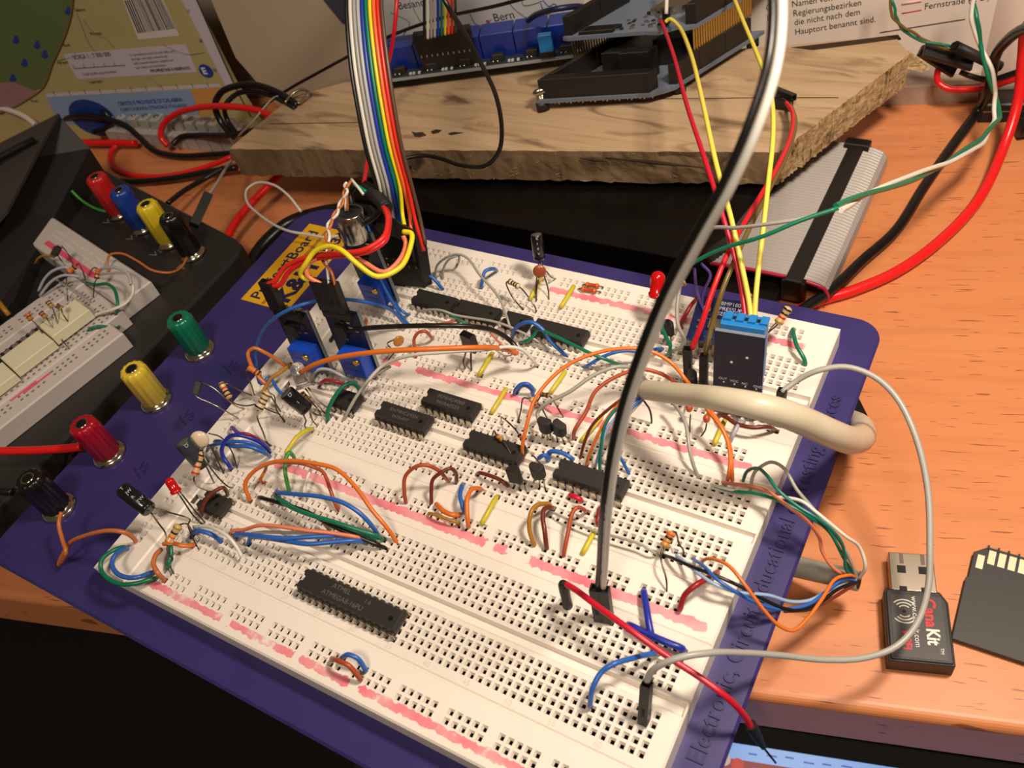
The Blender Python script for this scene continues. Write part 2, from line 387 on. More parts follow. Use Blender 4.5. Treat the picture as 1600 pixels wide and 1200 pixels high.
def terminal(vy, label, numbered=False):
    mb = MB(); yt, yb = vy+4.05, vy-11*P_-4.05; c = .55; h = P_/2
    rim(mb, XL, yb, XR, yt)
    rectz(mb, XL+c, vy+h, XR-c, yt-c); rectz(mb, XL+c, yb+c, XR-c, vy-11*P_-h)
    for ya in (vy, vy-7*P_):
        rectz(mb, XL+c, ya-4*P_-h, -h, ya+h); rectz(mb, 63*P_+h, ya-4*P_-h, XR-c, ya+h)
        hole_grid(mb, 0, ya, 64, 5, lambda c_, r_: True)
    g0, g1 = vy-4*P_-h, vy-7*P_+h; m_ = (g0+g1)/2; w = 1.7
    rectz(mb, XL+c, m_+w, XR-c, g0); rectz(mb, XL+c, g1, XR-c, m_-w)
    for a, b_, z in ((XL+c, XR-c, -1.9),):
        mb.add([(a, m_+w, 0), (b_, m_+w, 0), (b_, m_+w-.3, z), (a, m_+w-.3, z), (a, m_-w+.3, z), (b_, m_-w+.3, z), (b_, m_-w, 0), (a, m_-w, 0)], [(0, 3, 2, 1), (3, 4, 5, 2), (4, 7, 6, 5)])
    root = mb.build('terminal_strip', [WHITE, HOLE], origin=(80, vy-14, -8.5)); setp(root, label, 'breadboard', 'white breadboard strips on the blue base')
    if numbered:
        lm_ = mat('number_grey', (214, 205, 196), .5)
        for k in range(5, 65, 5): text('column_number', str(k), 2.3, frame(((k-1)*P_-1.4, vy-11*P_-3.0, 0), (1, 0, 0), z=(0, 0, 1)), lm_, root, ext=.03)
    return root
def distrib(yh, yt, yb, x0, m_, label, name='power_strip'):
    mb = MB(); c = .55; h = P_/2
    rim(mb, XL, yb, XR, yt)
    rectz(mb, XL+c, yh+h, XR-c, yt-c); rectz(mb, XL+c, yb+c, XR-c, yh-P_-h)
    rectz(mb, XL+c, yh-P_-h, x0-h, yh+h); rectz(mb, x0+58*P_+h, yh-P_-h, XR-c, yh+h)
    hole_grid(mb, x0, yh, 59, 2, lambda c_, r_: c_ % 6 != 5)
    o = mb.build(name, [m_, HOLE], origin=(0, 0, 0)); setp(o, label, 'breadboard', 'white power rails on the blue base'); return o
terminal(V1, 'far white breadboard strip carrying the row of four black chips')
terminal(V2, 'middle white breadboard strip carrying the two loose centre chips and the transistors')
terminal(V3, 'near white breadboard strip carrying the longest 28 pin chip', True)
yA, yB, yC, yD = 115.24, V2+12.86, V3+12.86, V3-38.56
distrib(yA, 120.4, V1+4.05, 7.86, strip_mat('rail_far', 109.1, 1.15, [(66, 108), (112, 125), (140, 158)], 1.3, .55), 'farthest white power rail along the rear edge with pale pink marker line')
distrib(yB, V1-31.99, V2+4.05, 6.3, strip_mat('rail_second', 59.4, 1.1, [(24, 32), (38, 116), (118, 158)], 2.1, .75), 'white power rail between far and middle strips with long pink marker line')
distrib(yC, V2-31.99, V3+4.05, 6.3, strip_mat('rail_third', 8.2, 1.2, [(12, 96), (99, 103), (110, 163)], 4.7, .95), 'white power rail between middle and near strips with thickest pink marker line')
distrib(yD, V3-31.99, -47.2, 5.0, strip_mat('rail_near', -43.6, .95, [(2, 34), (37, 62), (64, 82), (85, 150)], 8.9, .45), 'nearest white power rail along the front edge with thin patchy pink line')
mb = MB(); X0, X1 = -19.8, XL; c = .55; h = P_/2; rim(mb, X0, -47.2, X1, 122)
xr0 = -14.2; yt0 = 114
rectz(mb, X0+c, -47.2+c, xr0-h, 122-c); rectz(mb, xr0+P_+h, -47.2+c, X1-c, 122-c)
rectz(mb, xr0-h, yt0+h, xr0+P_+h, 122-c); rectz(mb, xr0-h, -47.2+c, xr0+P_+h, yt0-58*P_-h)
hole_grid(mb, xr0, yt0, 59, 2, lambda c_, r_: c_ % 6 != 5, sx=2)
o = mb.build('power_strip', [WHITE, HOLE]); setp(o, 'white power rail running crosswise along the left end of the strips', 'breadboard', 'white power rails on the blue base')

# ================================================================ binding posts
def post(x, y, zb, m_, label, h=19, r=5.0, tilt=(0, 0), name='binding_post', slot=True):
    root = thing(name, label, 'terminal post', (x, y, zb), 'binding posts')
    M = frame((x, y, zb), (1, 0, -tilt[0]), z=(tilt[0], tilt[1], 1))
    MB().lathe([(r+1.2, 0), (r+1.2, .9), (r+.4, 1.5), (r-.6, 1.6), (r-.8, 3)], M, 28).build('washer', CHROME, root, label='nickel washer ring')
    MB().lathe([(r-.6, 1.6), (r-.2, 2.0), (r+.1, 2.4), (r+.1, h-3), (r, h-1.2), (r-.7, h-.2), (r-1.0, h), (2.3, h), (2.3, h-.3)], M, 48, ribs=12, ribd=.42).build('knob', m_, root)
    MB().lathe([(2.35, h-1), (2.35, h+.08), (1.8, h+.08), (1.75, h-.5)], M, 24).build('socket_rim', CHROME, root)
    MB().lathe([(1.85, h-2), (1.85, h+.1), (1.6, h+.1)], M, 20).build('socket_hole', SATIN, root)
    return root
KN = {k: mat('knob_'+k, c, .3, coat=.3) for k, c in dict(green=(0, 118, 84), yellow=(226, 196, 62), red=(168, 8, 36), black=(16, 15, 15), blue=(24, 66, 160), bred=(206, 34, 36), byel=(232, 206, 40)).items()}
post(-59.9, 44.3, -8.5, KN['green'], 'green ribbed binding post on blue base')
post(-59, 17.6, -8.5, KN['yellow'], 'yellow binding post on blue base between green and red posts')
post(-58.4, -8.8, -8.5, KN['red'], 'dark red glossy binding post on blue base with red lead')
post(-59.3, -33.6, -8.5, KN['black'], 'black binding post on blue base nearest the front left corner')
# ================================================================ component builders
Z = Vector((0, 0, 1))
MARK = mat('chip_print', (92, 90, 86), .6)
def dip(cx, cy, n, label, marks=(), zb=.7, g='black chips on the strips', pinm=TIN):
    L = n*P_-.3; root = thing('chip', label, 'chip', (cx, cy, 0), g)
    mb = MB(); hw = 3.2; z0, zm, z1 = zb, zb+1.6, zb+3.5
    # body with slanted sides and a notch at the left end
    nt_ = 1.0
    def ring(dx, z, notch):
        x0, x1, y0, y1 = cx-L/2+dx, cx+L/2-dx, cy-hw+dx, cy+hw-dx
        return [(x0, y0, z), (x1, y0, z), (x1, y1, z), (x0, y1, z), (x0, cy+nt_, z), (x0+notch, cy+nt_*.7, z), (x0+notch, cy-nt_*.7, z), (x0, cy-nt_, z)]
    vs = ring(.25, z0, .9)+ring(0, zm, .9)+ring(.28, z1, .9); fs = [tuple(range(7, -1, -1)), tuple(range(16, 24))]
    for k in (0, 8):
        for i in range(8): j = (i+1) % 8; fs.append((k+i, k+j, k+8+j, k+8+i))
    mb.add(vs, fs); mb.build('chip_body', CHIP, root, bevel=.12)
    MB().lathe([(.75, z1-.05), (.75, z1+.02)], Matrix.Translation((cx+L/2-2.6, cy-.3, 0)), 18).build('mould_mark', SATIN, root)
    for s in (-1, 1):
        for k in range(n):
            x = cx-(n-1)*P_/2+k*P_; p = MB()
            yy = lambda a: cy+s*a
            for (w, a0, a1, b0, b1) in ((.72, 3.1, zm+.12, 3.95, zm-.02), (.72, 3.75, zm+.1, 4.02, .35)):
                lo = (x-w, min(yy(a0), yy(b0)), min(a1, b1)); hi = (x+w, max(yy(a0), yy(b0)), max(a1, b1)); p.box(lo, hi)
            p.box((x-.25, min(yy(3.72), yy(4.0)), -1.6), (x+.25, max(yy(3.72), yy(4.0)), .4))
            p.build('pin', pinm, root)
    for i, (s, sz, dx, dy) in enumerate(marks):
        text('chip_marking', s, sz, frame((cx+dx, cy+dy, z1+.01), (1, 0, 0), z=Z), MARK, root, ext=.01, align='CENTER')
    return root
RT = {k: mat('resistor_'+k, c, .35, coat=.4) for k, c in dict(tan=(206, 170, 116), cream=(214, 200, 160), orange=(210, 132, 66), rust=(190, 74, 34)).items()}
BAND = {k: mat('band_'+k, c, .4) for k, c in dict(k=(30, 22, 18), r=(196, 44, 30), o=(224, 110, 40), n=(112, 60, 32), g=(176, 140, 60)).items()}
def resistor(A, B, la, lb, label, r=1.05, body='tan', bands='nrkg', rl=.26):
    """A, B ends of the body (photo x, y, height); la, lb lead courses starting at A and B"""
    A, B = V(*A), V(*B); root = thing('resistor', label, 'resistor', tuple(A), 'resistors on the breadboards')
    M = axis(A, B); L = (B-A).length; e = min(L*.24, 1.9)
    MB().lathe([(.2, -.15), (r*.75, .05), (r*1.12, e*.35), (r*1.12, e*.8), (r*.92, e*1.15), (r*.9, L-e*1.15), (r*1.12, L-e*.8), (r*1.12, L-e*.35), (r*.75, L-.05), (.2, L+.15)], M, 18).build('resistor_body', RT[body], root)
    n = len(bands)
    for i, b in enumerate(bands):
        t = [e*.58]+[e*1.2+(L-2.4*e)*(k+.5)/(max(n-2, 1)) for k in range(n-2)]+[L-e*.58]; t = t[i]; rr = (r*1.13 if i in (0, n-1) else r*.94)+.03
        MB().lathe([(rr-.1, t-.32), (rr, t-.3), (rr, t+.3), (rr-.1, t+.32)], M, 18).build('colour_band', BAND[b], root)
    for P0, s in ((A, la), (B, lb)):
        if s: MB().tube([P0]+(pts(s) if isinstance(s, str) else s), rl, 6, sub=4).build('lead', LEAD, root)
    return root
ALU = mat('can_top', (120, 122, 122), .4, .6)
PRN = mat('cap_print', (190, 190, 196), .5)
def ecap(A, B, r, leads, label, sleeve, mark=None, mface=None):
    """A = bare aluminium top, B = end with the leads"""
    A, B = V(*A), V(*B); root = thing('capacitor', label, 'capacitor', tuple(B), 'cylindrical black capacitors'); M = axis(B, A); L = (A-B).length
    MB().lathe([(r*.8, 0), (r*.93, .15), (r, .5), (r, 1.0), (r*.93, 1.35), (r, 1.7), (r, L-.5), (r*.95, L-.1), (r*.84, L), (r*.8, L-.08)], M, 28).build('sleeve', sleeve, root)
    MB().lathe([(r*.8, L-.4), (r*.8, L-.02), (r*.3, L)], M, 24).build('can_top', ALU, root, label='bare grey aluminium top')
    if mark:
        az = Vector(CP)-(A+B)/2; d = (A-B).normalized(); n_ = (az-d*az.dot(d)).normalized()
        for i, ch in enumerate(mark):
            text('sleeve_print', ch, r*.62, frame(B+d*(L*.86-i*(L*.8/len(mark)))+n_*(r+.03)-n_.cross(-d)*r*.18, n_.cross(-d), z=n_), PRN, root, ext=.02)
    for s in leads: MB().tube(pts(s), .26, 6, sub=4).build('lead', LEAD, root)
    return root
def disc(Cc, r, th, nrm, leads, label, m_, extra=None):
    Cc = V(*Cc); root = thing('capacitor', label, 'capacitor', tuple(Cc), 'disc capacitors'); nrm = Vector(nrm).normalized()
    M = axis(Cc-nrm*th/2, Cc+nrm*th/2)
    prof = [(.05, 0)]+[(r*math.sin(a), th/2-th/2*math.cos(a)) for a in [math.pi*k/10 for k in range(1, 10)]]+[(.05, th)]
    MB().lathe(prof, M, 24).build('disc_body', m_, root)
    for s in leads: MB().tube(pts(s), .25, 6, sub=4).build('lead', LEAD, root)
    return root
def to92(base, h, w, face, legs, label, up=(0, 0, 1), d=3.6):
    """base centre of the body underside; face = direction the flat faces"""
    b = V(*base); root = thing('transistor', label, 'transistor', tuple(b), 'black transistors'); up = Vector(up).normalized()
    M = frame(b, Vector(face).cross(up), z=up)
    poly = []
    R = w/2
    for k in range(15):
        a = math.radians(-35+250*k/14); poly.append((R*math.cos(a), R*.86*math.sin(a)))
    # flat side at -y
    lo = min(p[1] for p in poly)
    mb = MB().prism(poly, 0, h-.25, M=M); mb.prism([(x*.92, y*.92) for x, y in poly], h-.25, h, M=M)
    mb.build('transistor_body', CHIP, root, bevel=.1)
    for s in legs: MB().tube(pts(s), .27, 6, sub=3).build('lead', TIN, root)
    return root
def led(T, B, r, leads, label, m_, name='led'):
    T, B = V(*T), V(*B); root = thing(name, label, 'led', tuple(B), 'small lamps with two leads'); M = axis(B, T); L = (T-B).length
    prof = [(r*1.16, 0), (r*1.18, .1), (r*1.18, .9), (r, 1.0), (r, L-r)]+[(r*math.cos(a), L-r+r*math.sin(a)) for a in [math.pi/2*k/7 for k in range(1, 7)]]+[(.02, L)]
    MB().lathe(prof, M, 26).build('lens', m_, root)
    for s in leads: MB().tube(pts(s), .28, 6, sub=3).build('lead', LEAD, root)
    return root
HOLEM = mat('housing_hole', (8, 8, 8), .7)
def housing_geo(M, h, w=2.5, d=2.5, n=1):
    """pin header housing with open wire end on top; local z along the pins"""
    mb = MB()
    for k in range(n):
        x = (k-(n-1)/2)*P_
        t = .35; a, b = w/2, d/2
        mb.cbox((x-a, -b, 0), (x+a, b, h-2), .05, M)
        for lo, hi in (((x-a, -b, h-2.05), (x+a, -b+t, h)), ((x-a, b-t, h-2.05), (x+a, b, h)), ((x-a, -b+t, h-2.05), (x-a+t, b-t, h)), ((x+a-t, -b+t, h-2.05), (x+a, b-t, h))): mb.box(lo, hi, M)
        mb.box((x-.45, -b-.02, h*.25), (x+.45, -b+.02, h*.45), M, 1)
    return mb
def wire(col, r, s, label, name='jumper_wire', cat='wire', group='jumper wires plugged into the breadboards', ends='11', parent=None, P=None, n=8):
    """insulated wire; ends: which ends show a bare tip going into a hole"""
    P = P or pts(s); mb = MB(); Q = list(P)
    root = mb.tube(Q, r, n, sub=5).build(name, C[col] if isinstance(col, str) else col, origin=tuple(P[0]))
    setp(root, label, cat, group)
    for e, (a, b) in zip(ends, ((P[0], P[1]), (P[-1], P[-2]))):
        if e == '1':
            d = (a-b).normalized(); MB().tube([a-d*.2, a+d*.5, Vector((a.x+d.x*.8, a.y+d.y*.8, min(a.z, 0)-2.0))], r*.45, 6, spline=False).build('bare_end', TIN, root)
    return root
def duponts(wroot, at, h, M=None, up=None, n=1, label=None):
    """black housing child on a wire"""
    a = Vector(at); M = M or frame(a, (1, 0, 0), z=up or Z)
    housing_geo(M, h, n=n).build('plug_housing', [BLACK, HOLEM], wroot, label=label)
    MB().box((-.32, -.32, -3), (.32, .32, .1), M).build('plug_pin', GOLD, wroot)

# ---------------------------------------------------------------- chips
cy1, cy2, cy3 = V1-5.5*P_, V2-5.5*P_, V3-5.5*P_
dip(11.5*P_, cy1, 7, 'leftmost black chip of the row of four on the far strip', zb=.8)
dip(18.8*P_, cy1, 7, 'second black chip from left in the row of four on the far strip', zb=.8)
dip(25.2*P_, cy1, 4, 'shortest black chip in the row of four on the far strip', zb=.8)
dip(31.9*P_, cy1, 8, 'rightmost and longest black chip in the row of four on the far strip', zb=.8)
dip(9.5*P_, cy2, 4, 'small eight pin chip under the green wire loop on middle strip', zb=.8)
dip(19.1*P_, cy2, 8, 'black chip astride the groove of the middle strip, left of the other loose chip', [('SN74HC595N', 1.9, 0, .2), ('0A7K4MT', 1.6, 0, -1.9)], zb=1.6)
dip(24*P_, V2-1.5*P_, 8, 'black chip set above the groove of the middle strip with two printed lines', [('M74HC4060', 2.0, 0, .3), ('9939A0523', 1.9, 0, -2.0)], zb=1.6)
dip(32.8*P_, cy2, 8, 'black chip in the groove of the middle strip behind the leaning transistor', zb=1.2)
dip(45.9*P_, cy2, 9, 'black chip partly hidden behind the black and white twin cable', zb=1.2)
dip(2.6*P_, cy3, 4, 'eight pin chip under a brown wire at the left end of near strip', zb=1.0)
dip((17+4+6.5)*P_, V3-9.5*P_, 14, 'longest black chip with 28 silver pins on the near strip', [('ATMEL', 2.2, -3.5, .8), ('ATMEGA8-16PU', 2.1, -1.5, -1.9), ('1 6', 1.8, 6, .6)], zb=1.5)

# ---------------------------------------------------------------- resistors, capacitors, lamps, transistors
resistor((316, 706, 13), (304, 744, 9), '322,694,13 330,700,9 345,730,2 352,745,-1', '303,750,8 312,762,6 330,768,4 342,775,-1', 'banded tan resistor with red ring leaning between grey capacitor and red led', bands='kkrr', r=1.15)
resistor((280, 820, 12), (262, 850, 9), '290,818,12 298,826,8 310,858,-1'.replace('310,858', '296,836'), '262,862,6 270,872,4 266,884,2 275,902,-1', 'resistor with orange and black rings near the front left corner', bands='gkoo', r=1.2, body='tan')
resistor((345, 598, 13), (359, 622, 10), '356,600,12 375,610,7 396,619,-1', '366,630,9 385,634,8 402,632,8 418,640,5 440,648,-1', 'tan resistor with red ring hanging over the left edge beside the tiny black part', r=1.1, bands='nrkk')
resistor((419, 613, 10), (403, 640, 7), '428,618,9 432,640,4 446,661,-1', '402,652,6 411,675,4 418,692,2 427,698,-1', 'largest cream resistor with dark rings left of the leaning capacitor', r=1.45, body='cream', bands='nnnk')
resistor((388, 573, 15), (407, 586, 12), '384,582,14 392,600,9 398,619,-1', '416,602,9 424,620,6 441,647,-1', 'orange ringed resistor under the tan wire loop at the left', r=1.1, body='orange', bands='oonk')
resistor((470, 614, 7), (484, 625, 4), None, '497,640,3 503,652,-1', 'small tan resistor half hidden behind the leaning black capacitor', r=.95, bands='nkgg')
resistor((532, 548, 12), (533, 566, 10), None, '538,580,6 545,594,2 548,600,-1', 'tiny resistor hanging upright below the orange wire, left one', r=.7, bands='gng')
resistor((562, 545, 12), (558, 572, 8), '567,542,12 571,560,6 571,580,-1', '560,580,6 568,588,4 572,600,-1', 'striped resistor standing beside the right sensor board', r=.95, bands='nkkg')
resistor((795, 439, 9), (811, 448, 9), '791,442,8 796,456,5 805,470,3 818,484,-1', '816,452,8 824,462,5 836,480,2 838,488,-1', 'cream and black ringed resistor bridging above the far strip', r=.95, body='cream', bands='nkkn')
resistor((915, 444, 1.4), (936, 447, 1.4), '912,445,1 909,446,-1', '940,448,1 943,450,-1', 'upper of two flat red brown resistors on the far rail', r=.75, body='rust', bands='oo')
resistor((908, 451, 1.4), (932, 455, 1.4), '905,451,1 903,452,-1', '937,456,1 940,458,-1', 'lower of two flat red brown resistors on the far rail', r=.75, body='rust', bands='oo')
resistor((1233, 480, 15), (1215, 506, 11), '1228,490,11 1212,505,6 1202,516,-1', '1212,510,10 1200,520,7 1190,530,5 1180,545,-1', 'tan resistor with black and red rings leaning at the far right corner', r=1.3, bands='kkrg')
resistor((1169, 458, 16), (1166, 490, 10), None, '1168,500,8 1172,520,4 1176,540,-1', 'tan resistor standing behind the two yellow wires', r=1.25, bands='nkkk')
resistor((1070, 440, 14), (1060, 446, 13), None, '1060,452,11 1060,470,8 1056,500,-1', 'yellowish resistor behind the grey wire at the far rail', r=1.1, body='cream', bands='gg')
resistor((1050, 831, 7), (1037, 855, 5), '1056,832,6 1061,850,4 1067,858,2 1068,866,-1', '1033,864,5 1034,880,5 1041,905,3 1042,930,-1', 'orange and gold resistor on the lower half of the middle strip', r=1.15, body='orange', bands='okgg')
resistor((845, 616, 7), (857, 618, 7), '843,622,6 830,640,3 821,655,-1', '862,622,6 874,642,3 882,655,-1', 'tiny striped resistor above the pair of transistors, right of the other tiny one', r=.75, bands='nngn')
resistor((829, 624, 6), (839, 630, 6), '818,622,6 814,640,3 808,665,-1', '844,634,5 852,648,2 856,656,-1', 'tiny pale resistor above the pair of transistors, nearest the rust wire', r=.7, body='cream', bands='gn')
resistor((776, 681, 6), (785, 687, 6), '772,673,5 770,678,2 768,690,-1', '794,702,5 806,722,3 812,738,-1', 'tiny resistor lying over the chip beside the leaning transistor', r=.65, body='orange', bands='ng')
resistor((811, 679, 6), (816, 687, 5), '806,672,6 792,658,4 781,650,-1', '822,700,5 836,715,3 846,728,-1', 'tiny dark banded resistor right of the rust wire loop', r=.6, body='orange', bands='kn')

SLV = mat('sleeve_black', (20, 20, 22), .25, coat=.4); SLG = mat('sleeve_slate', (48, 54, 62), .35, coat=.2)
ecap((191, 764, 15), (234, 797, 11), 2.55, ['237,792,11 262,800,9 290,808,8 297,812,7 294,820,6 300,838,3 310,858,-1', '236,801,10 248,818,8 258,832,7 262,850,5 268,880,-1'], 'glossy black capacitor with white lettering lying over the left edge', SLV, mark=['T', 'JW', 'R', 'TW'])
ecap((285, 690, 18), (318, 728, 8), 2.75, ['322,728,8 330,745,4 336,757,-1'], 'slate grey capacitor behind the cream disc at the left end', SLG, mark=['D'])
ecap((447, 613, 16), (480, 640, 8), 2.7, ['474,648,8 478,658,5 476,664,4 480,672,-1', '484,644,8 488,656,5 497,667,-1'], 'black capacitor leaning over the middle strip at the left', SLV, mark=['D', '1'])
ecap((838, 366, 19), (843, 405, 10), 2.2, ['843,405,10 839,430,8 837,455,3 838,470,-1', '845,405,10 850,430,7 856,450,3 858,474,-1'], 'black capacitor standing upright against the blue far edge', SLV, mark=['K', '1', '0', 'V'])
BRN = mat('disc_brown', (150, 74, 38), .35, coat=.3); ORD = mat('disc_orange', (196, 92, 48), .35, coat=.3); CRM = mat('disc_cream', (226, 204, 178), .35, coat=.4); OCH = mat('disc_ochre', (184, 120, 48), .35, coat=.3)
disc((843, 424, 9), 2.4, 1.7, (.5, -1, .5), ['842,434,7 839,450,4 838,471,-1', '854,424,8 860,432,5 870,436,-1'], 'brown disc capacitor just in front of the upright capacitor', BRN)
disc((623, 533, 9), 2.1, 1.6, (1, -.45, .1), ['617,530,9 605,537,8 612,545,7', '622,545,8 612,556,6 602,570,3 593,582,-1'], 'ochre disc capacitor standing above the long orange wire', OCH)
disc((312, 687, 15), 3.1, 2.8, (.55, -.8, .5), ['326,677,13 345,683,10 362,705,5 372,737,-1', '315,700,14 322,720,12 340,745,7 356,760,3 366,762,-1'], 'cream capacitor with an orange rim beside the slate grey capacitor', CRM)
disc((1077, 637, 6), 1.45, 2.2, (1, .2, 0), ['1078,630,6 1076,622,-1', '1079,647,4 1078,660,2 1078,682,-1'], 'small orange capacitor under the beige cable, left one', ORD)
disc((1104, 654, 6), 1.4, 2.2, (1, .2, 0), ['1106,648,6 1108,640,-1', '1104,662,4 1102,672,2 1092,686,-1'], 'small orange capacitor under the beige cable, right one', ORD)

REDL = mat('led_red', (225, 16, 20), .15, trans=.35, coat=.5); CLR = mat('led_clear', (240, 240, 240), .06, trans=.9)
led((262, 747, 17), (276, 769, 12.5), 1.5, ['278,770,12 290,788,8 300,803,4 316,820,-1', '281,768,12 295,786,8 310,805,4 322,818,-1'], 'small red led leaning over the left end of the near strip', REDL)
led((1028, 424, 20), (1027, 462, 12), 2.5, ['1026,462,12 1027,476,6 1028,490,-1', '1030,462,12 1031,476,6 1032,492,-1'], 'large red led standing on the far rail beside the twin cable', REDL)
r_ = led((461, 566, 16), (476, 606, 9), 2.5, ['477,607,9 495,630,5 507,645,2 514,652,-1', '481,605,9 500,628,5 515,640,2 528,657,-1'], 'clear led leaning beside the left sensor boards', CLR)
p0 = V(472, 596, 10.5); MB().cbox((-1.1, -.6, -1), (.9, .6, 2.2), .2, axis(p0, V(463, 572, 15))).build('led_cup', TIN, r_)

to92((1043, 521, 5), 5.0, 4.6, (0, 1, 0), ['1040,521,5 1036,535,-1', '1043,521,5 1043,540,-1', '1047,521,5 1050,545,-1'], 'black transistor below the pink line right of the twin cable', d=4)
to92((1080, 600, 4), 5.0, 4.6, (1, .3, 0), ['1077,600,4 1076,612,-1', '1081,601,4 1081,612,-1', '1084,601,4 1085,612,-1'], 'black transistor with a flat grey top beside the plug housings')
to92((854, 671, 5), 4.8, 4.6, (0, -1, 0), ['849,671,5 846,688,-1', '854,672,5 856,691,-1', '858,673,5 865,694,-1'], 'left transistor of the touching pair on the middle strip')
to92((875, 675, 5), 4.8, 4.6, (-.3, -1, 0), ['869,674,5 871,690,-1', '874,676,5 882,692,-1', '880,675,5 892,694,-1'], 'right transistor of the touching pair on the middle strip', up=(.12, 0, 1))
to92((807, 752, 4.2), 4.8, 4.6, (0, 1, 0), ['803,751,4 803,762,-1', '808,753,4 812,766,-1', '814,750,4 822,768,-1'], 'transistor leaning over the end of the centre chip', up=(-.25, .25, 1))
to92((842, 742, 5), 5.0, 4.6, (.1, -1, 0), ['837,741,5 833,756,-1', '843,743,5 843,762,-1', '848,742,5 852,766,-1'], 'upright transistor standing alone in front of the blue wire')

# tiny black two lead part over the left edge
root = thing('thermal_sensor', 'tiny black two lead part held out over the blue base at left', 'sensor', tuple(V(308, 606, 14)))
MB().cbox((-1.5, -1.1, -2.3), (1.5, 1.1, 2.3), .3, axis(V(308, 606, 14), V(312, 590, 16))).build('sensor_body', CHIP, root, bevel=.2)
MB().tube(pts('304,612,13 308,620,12 325,628,10 345,638,7 376,656,-1'), .28, 6).build('lead', TIN, root)
MB().tube(pts('314,598,15 330,604,14 350,620,10 368,634,5 385,640,-1'), .28, 6).build('lead', TIN, root)
# black box shaped film part between yellow link and long wires
root = thing('capacitor', 'black box shaped capacitor leaning under the long black wire', 'capacitor', tuple(V(735, 548, 6)))
MB().cbox((-2.6, -1.3, 0), (2.6, 1.3, 7.5), .25, frame(V(737, 546, 6), (1, -.15, 0), z=(-.45, .1, 1))).build('capacitor_body', SATIN, root, bevel=.2)
for s in ('728,550,6 724,565,4 728,578,-1', '736,550,6 736,566,3 737,583,-1'): MB().tube(pts(s), .35, 6).build('lead', LEAD, root)

# ---------------------------------------------------------------- short wire links
def links(col, r, rows, grp):
    for a, b, lab in rows:
        za = 1.3
        wire(col, r, '%g,%g,-.6 %g,%g,%g %g,%g,%g %g,%g,-.6' % (a[0], a[1], a[0], a[1], za, b[0], b[1], za, b[0], b[1]), lab, 'wire_link', 'wire link', grp)
YG = 'short yellow wire links'
links('yellow', .78, [((845, 435), (829, 466), 'yellow link beside the upright capacitor on the far rail'), ((896, 448), (877, 479), 'yellow link left of the flat red brown resistors'),
    ((768, 553), (749, 585), 'yellow link below the black box capacitor'), ((882, 582), (861, 612), 'yellow link right of the blue loop above the second pink line'),
    ((790, 609), (769, 643), 'yellow link crossing the second pink line by the centre chips'), ((939, 652), (910, 687), 'yellow link ending left of the cable wire bundle'),
    ((1132, 658), (1117, 692), 'yellow link beside the forked orange wire at right'), ((775, 778), (754, 816), 'yellow link right of the blue and rust wires'),
    ((929, 830), (912, 862), 'yellow link with long bare metal tip beside the twin cable'), ((563, 498), (559, 516), 'yellow link at the left end of the far strip')], YG)
wire('tan', .7, '572,500,-.5 572,503,1.5 568,513,1.5 566,520,-.5', 'short brown link right next to the leftmost yellow link', 'wire_link', 'wire link', None)
wire('crimson', .8, '891,776,-.5 892,774,1.6 906,780,1.6 908,783,-.5', 'short red link in front of the pins of the hidden chip', 'wire_link', 'wire link', None)
wire('darkred', .8, '937,795,-.5 937,797,1.6 934,815,1.6 935,820,-.5', 'short dark red link left of the twin cable', 'wire_link', 'wire link', None)
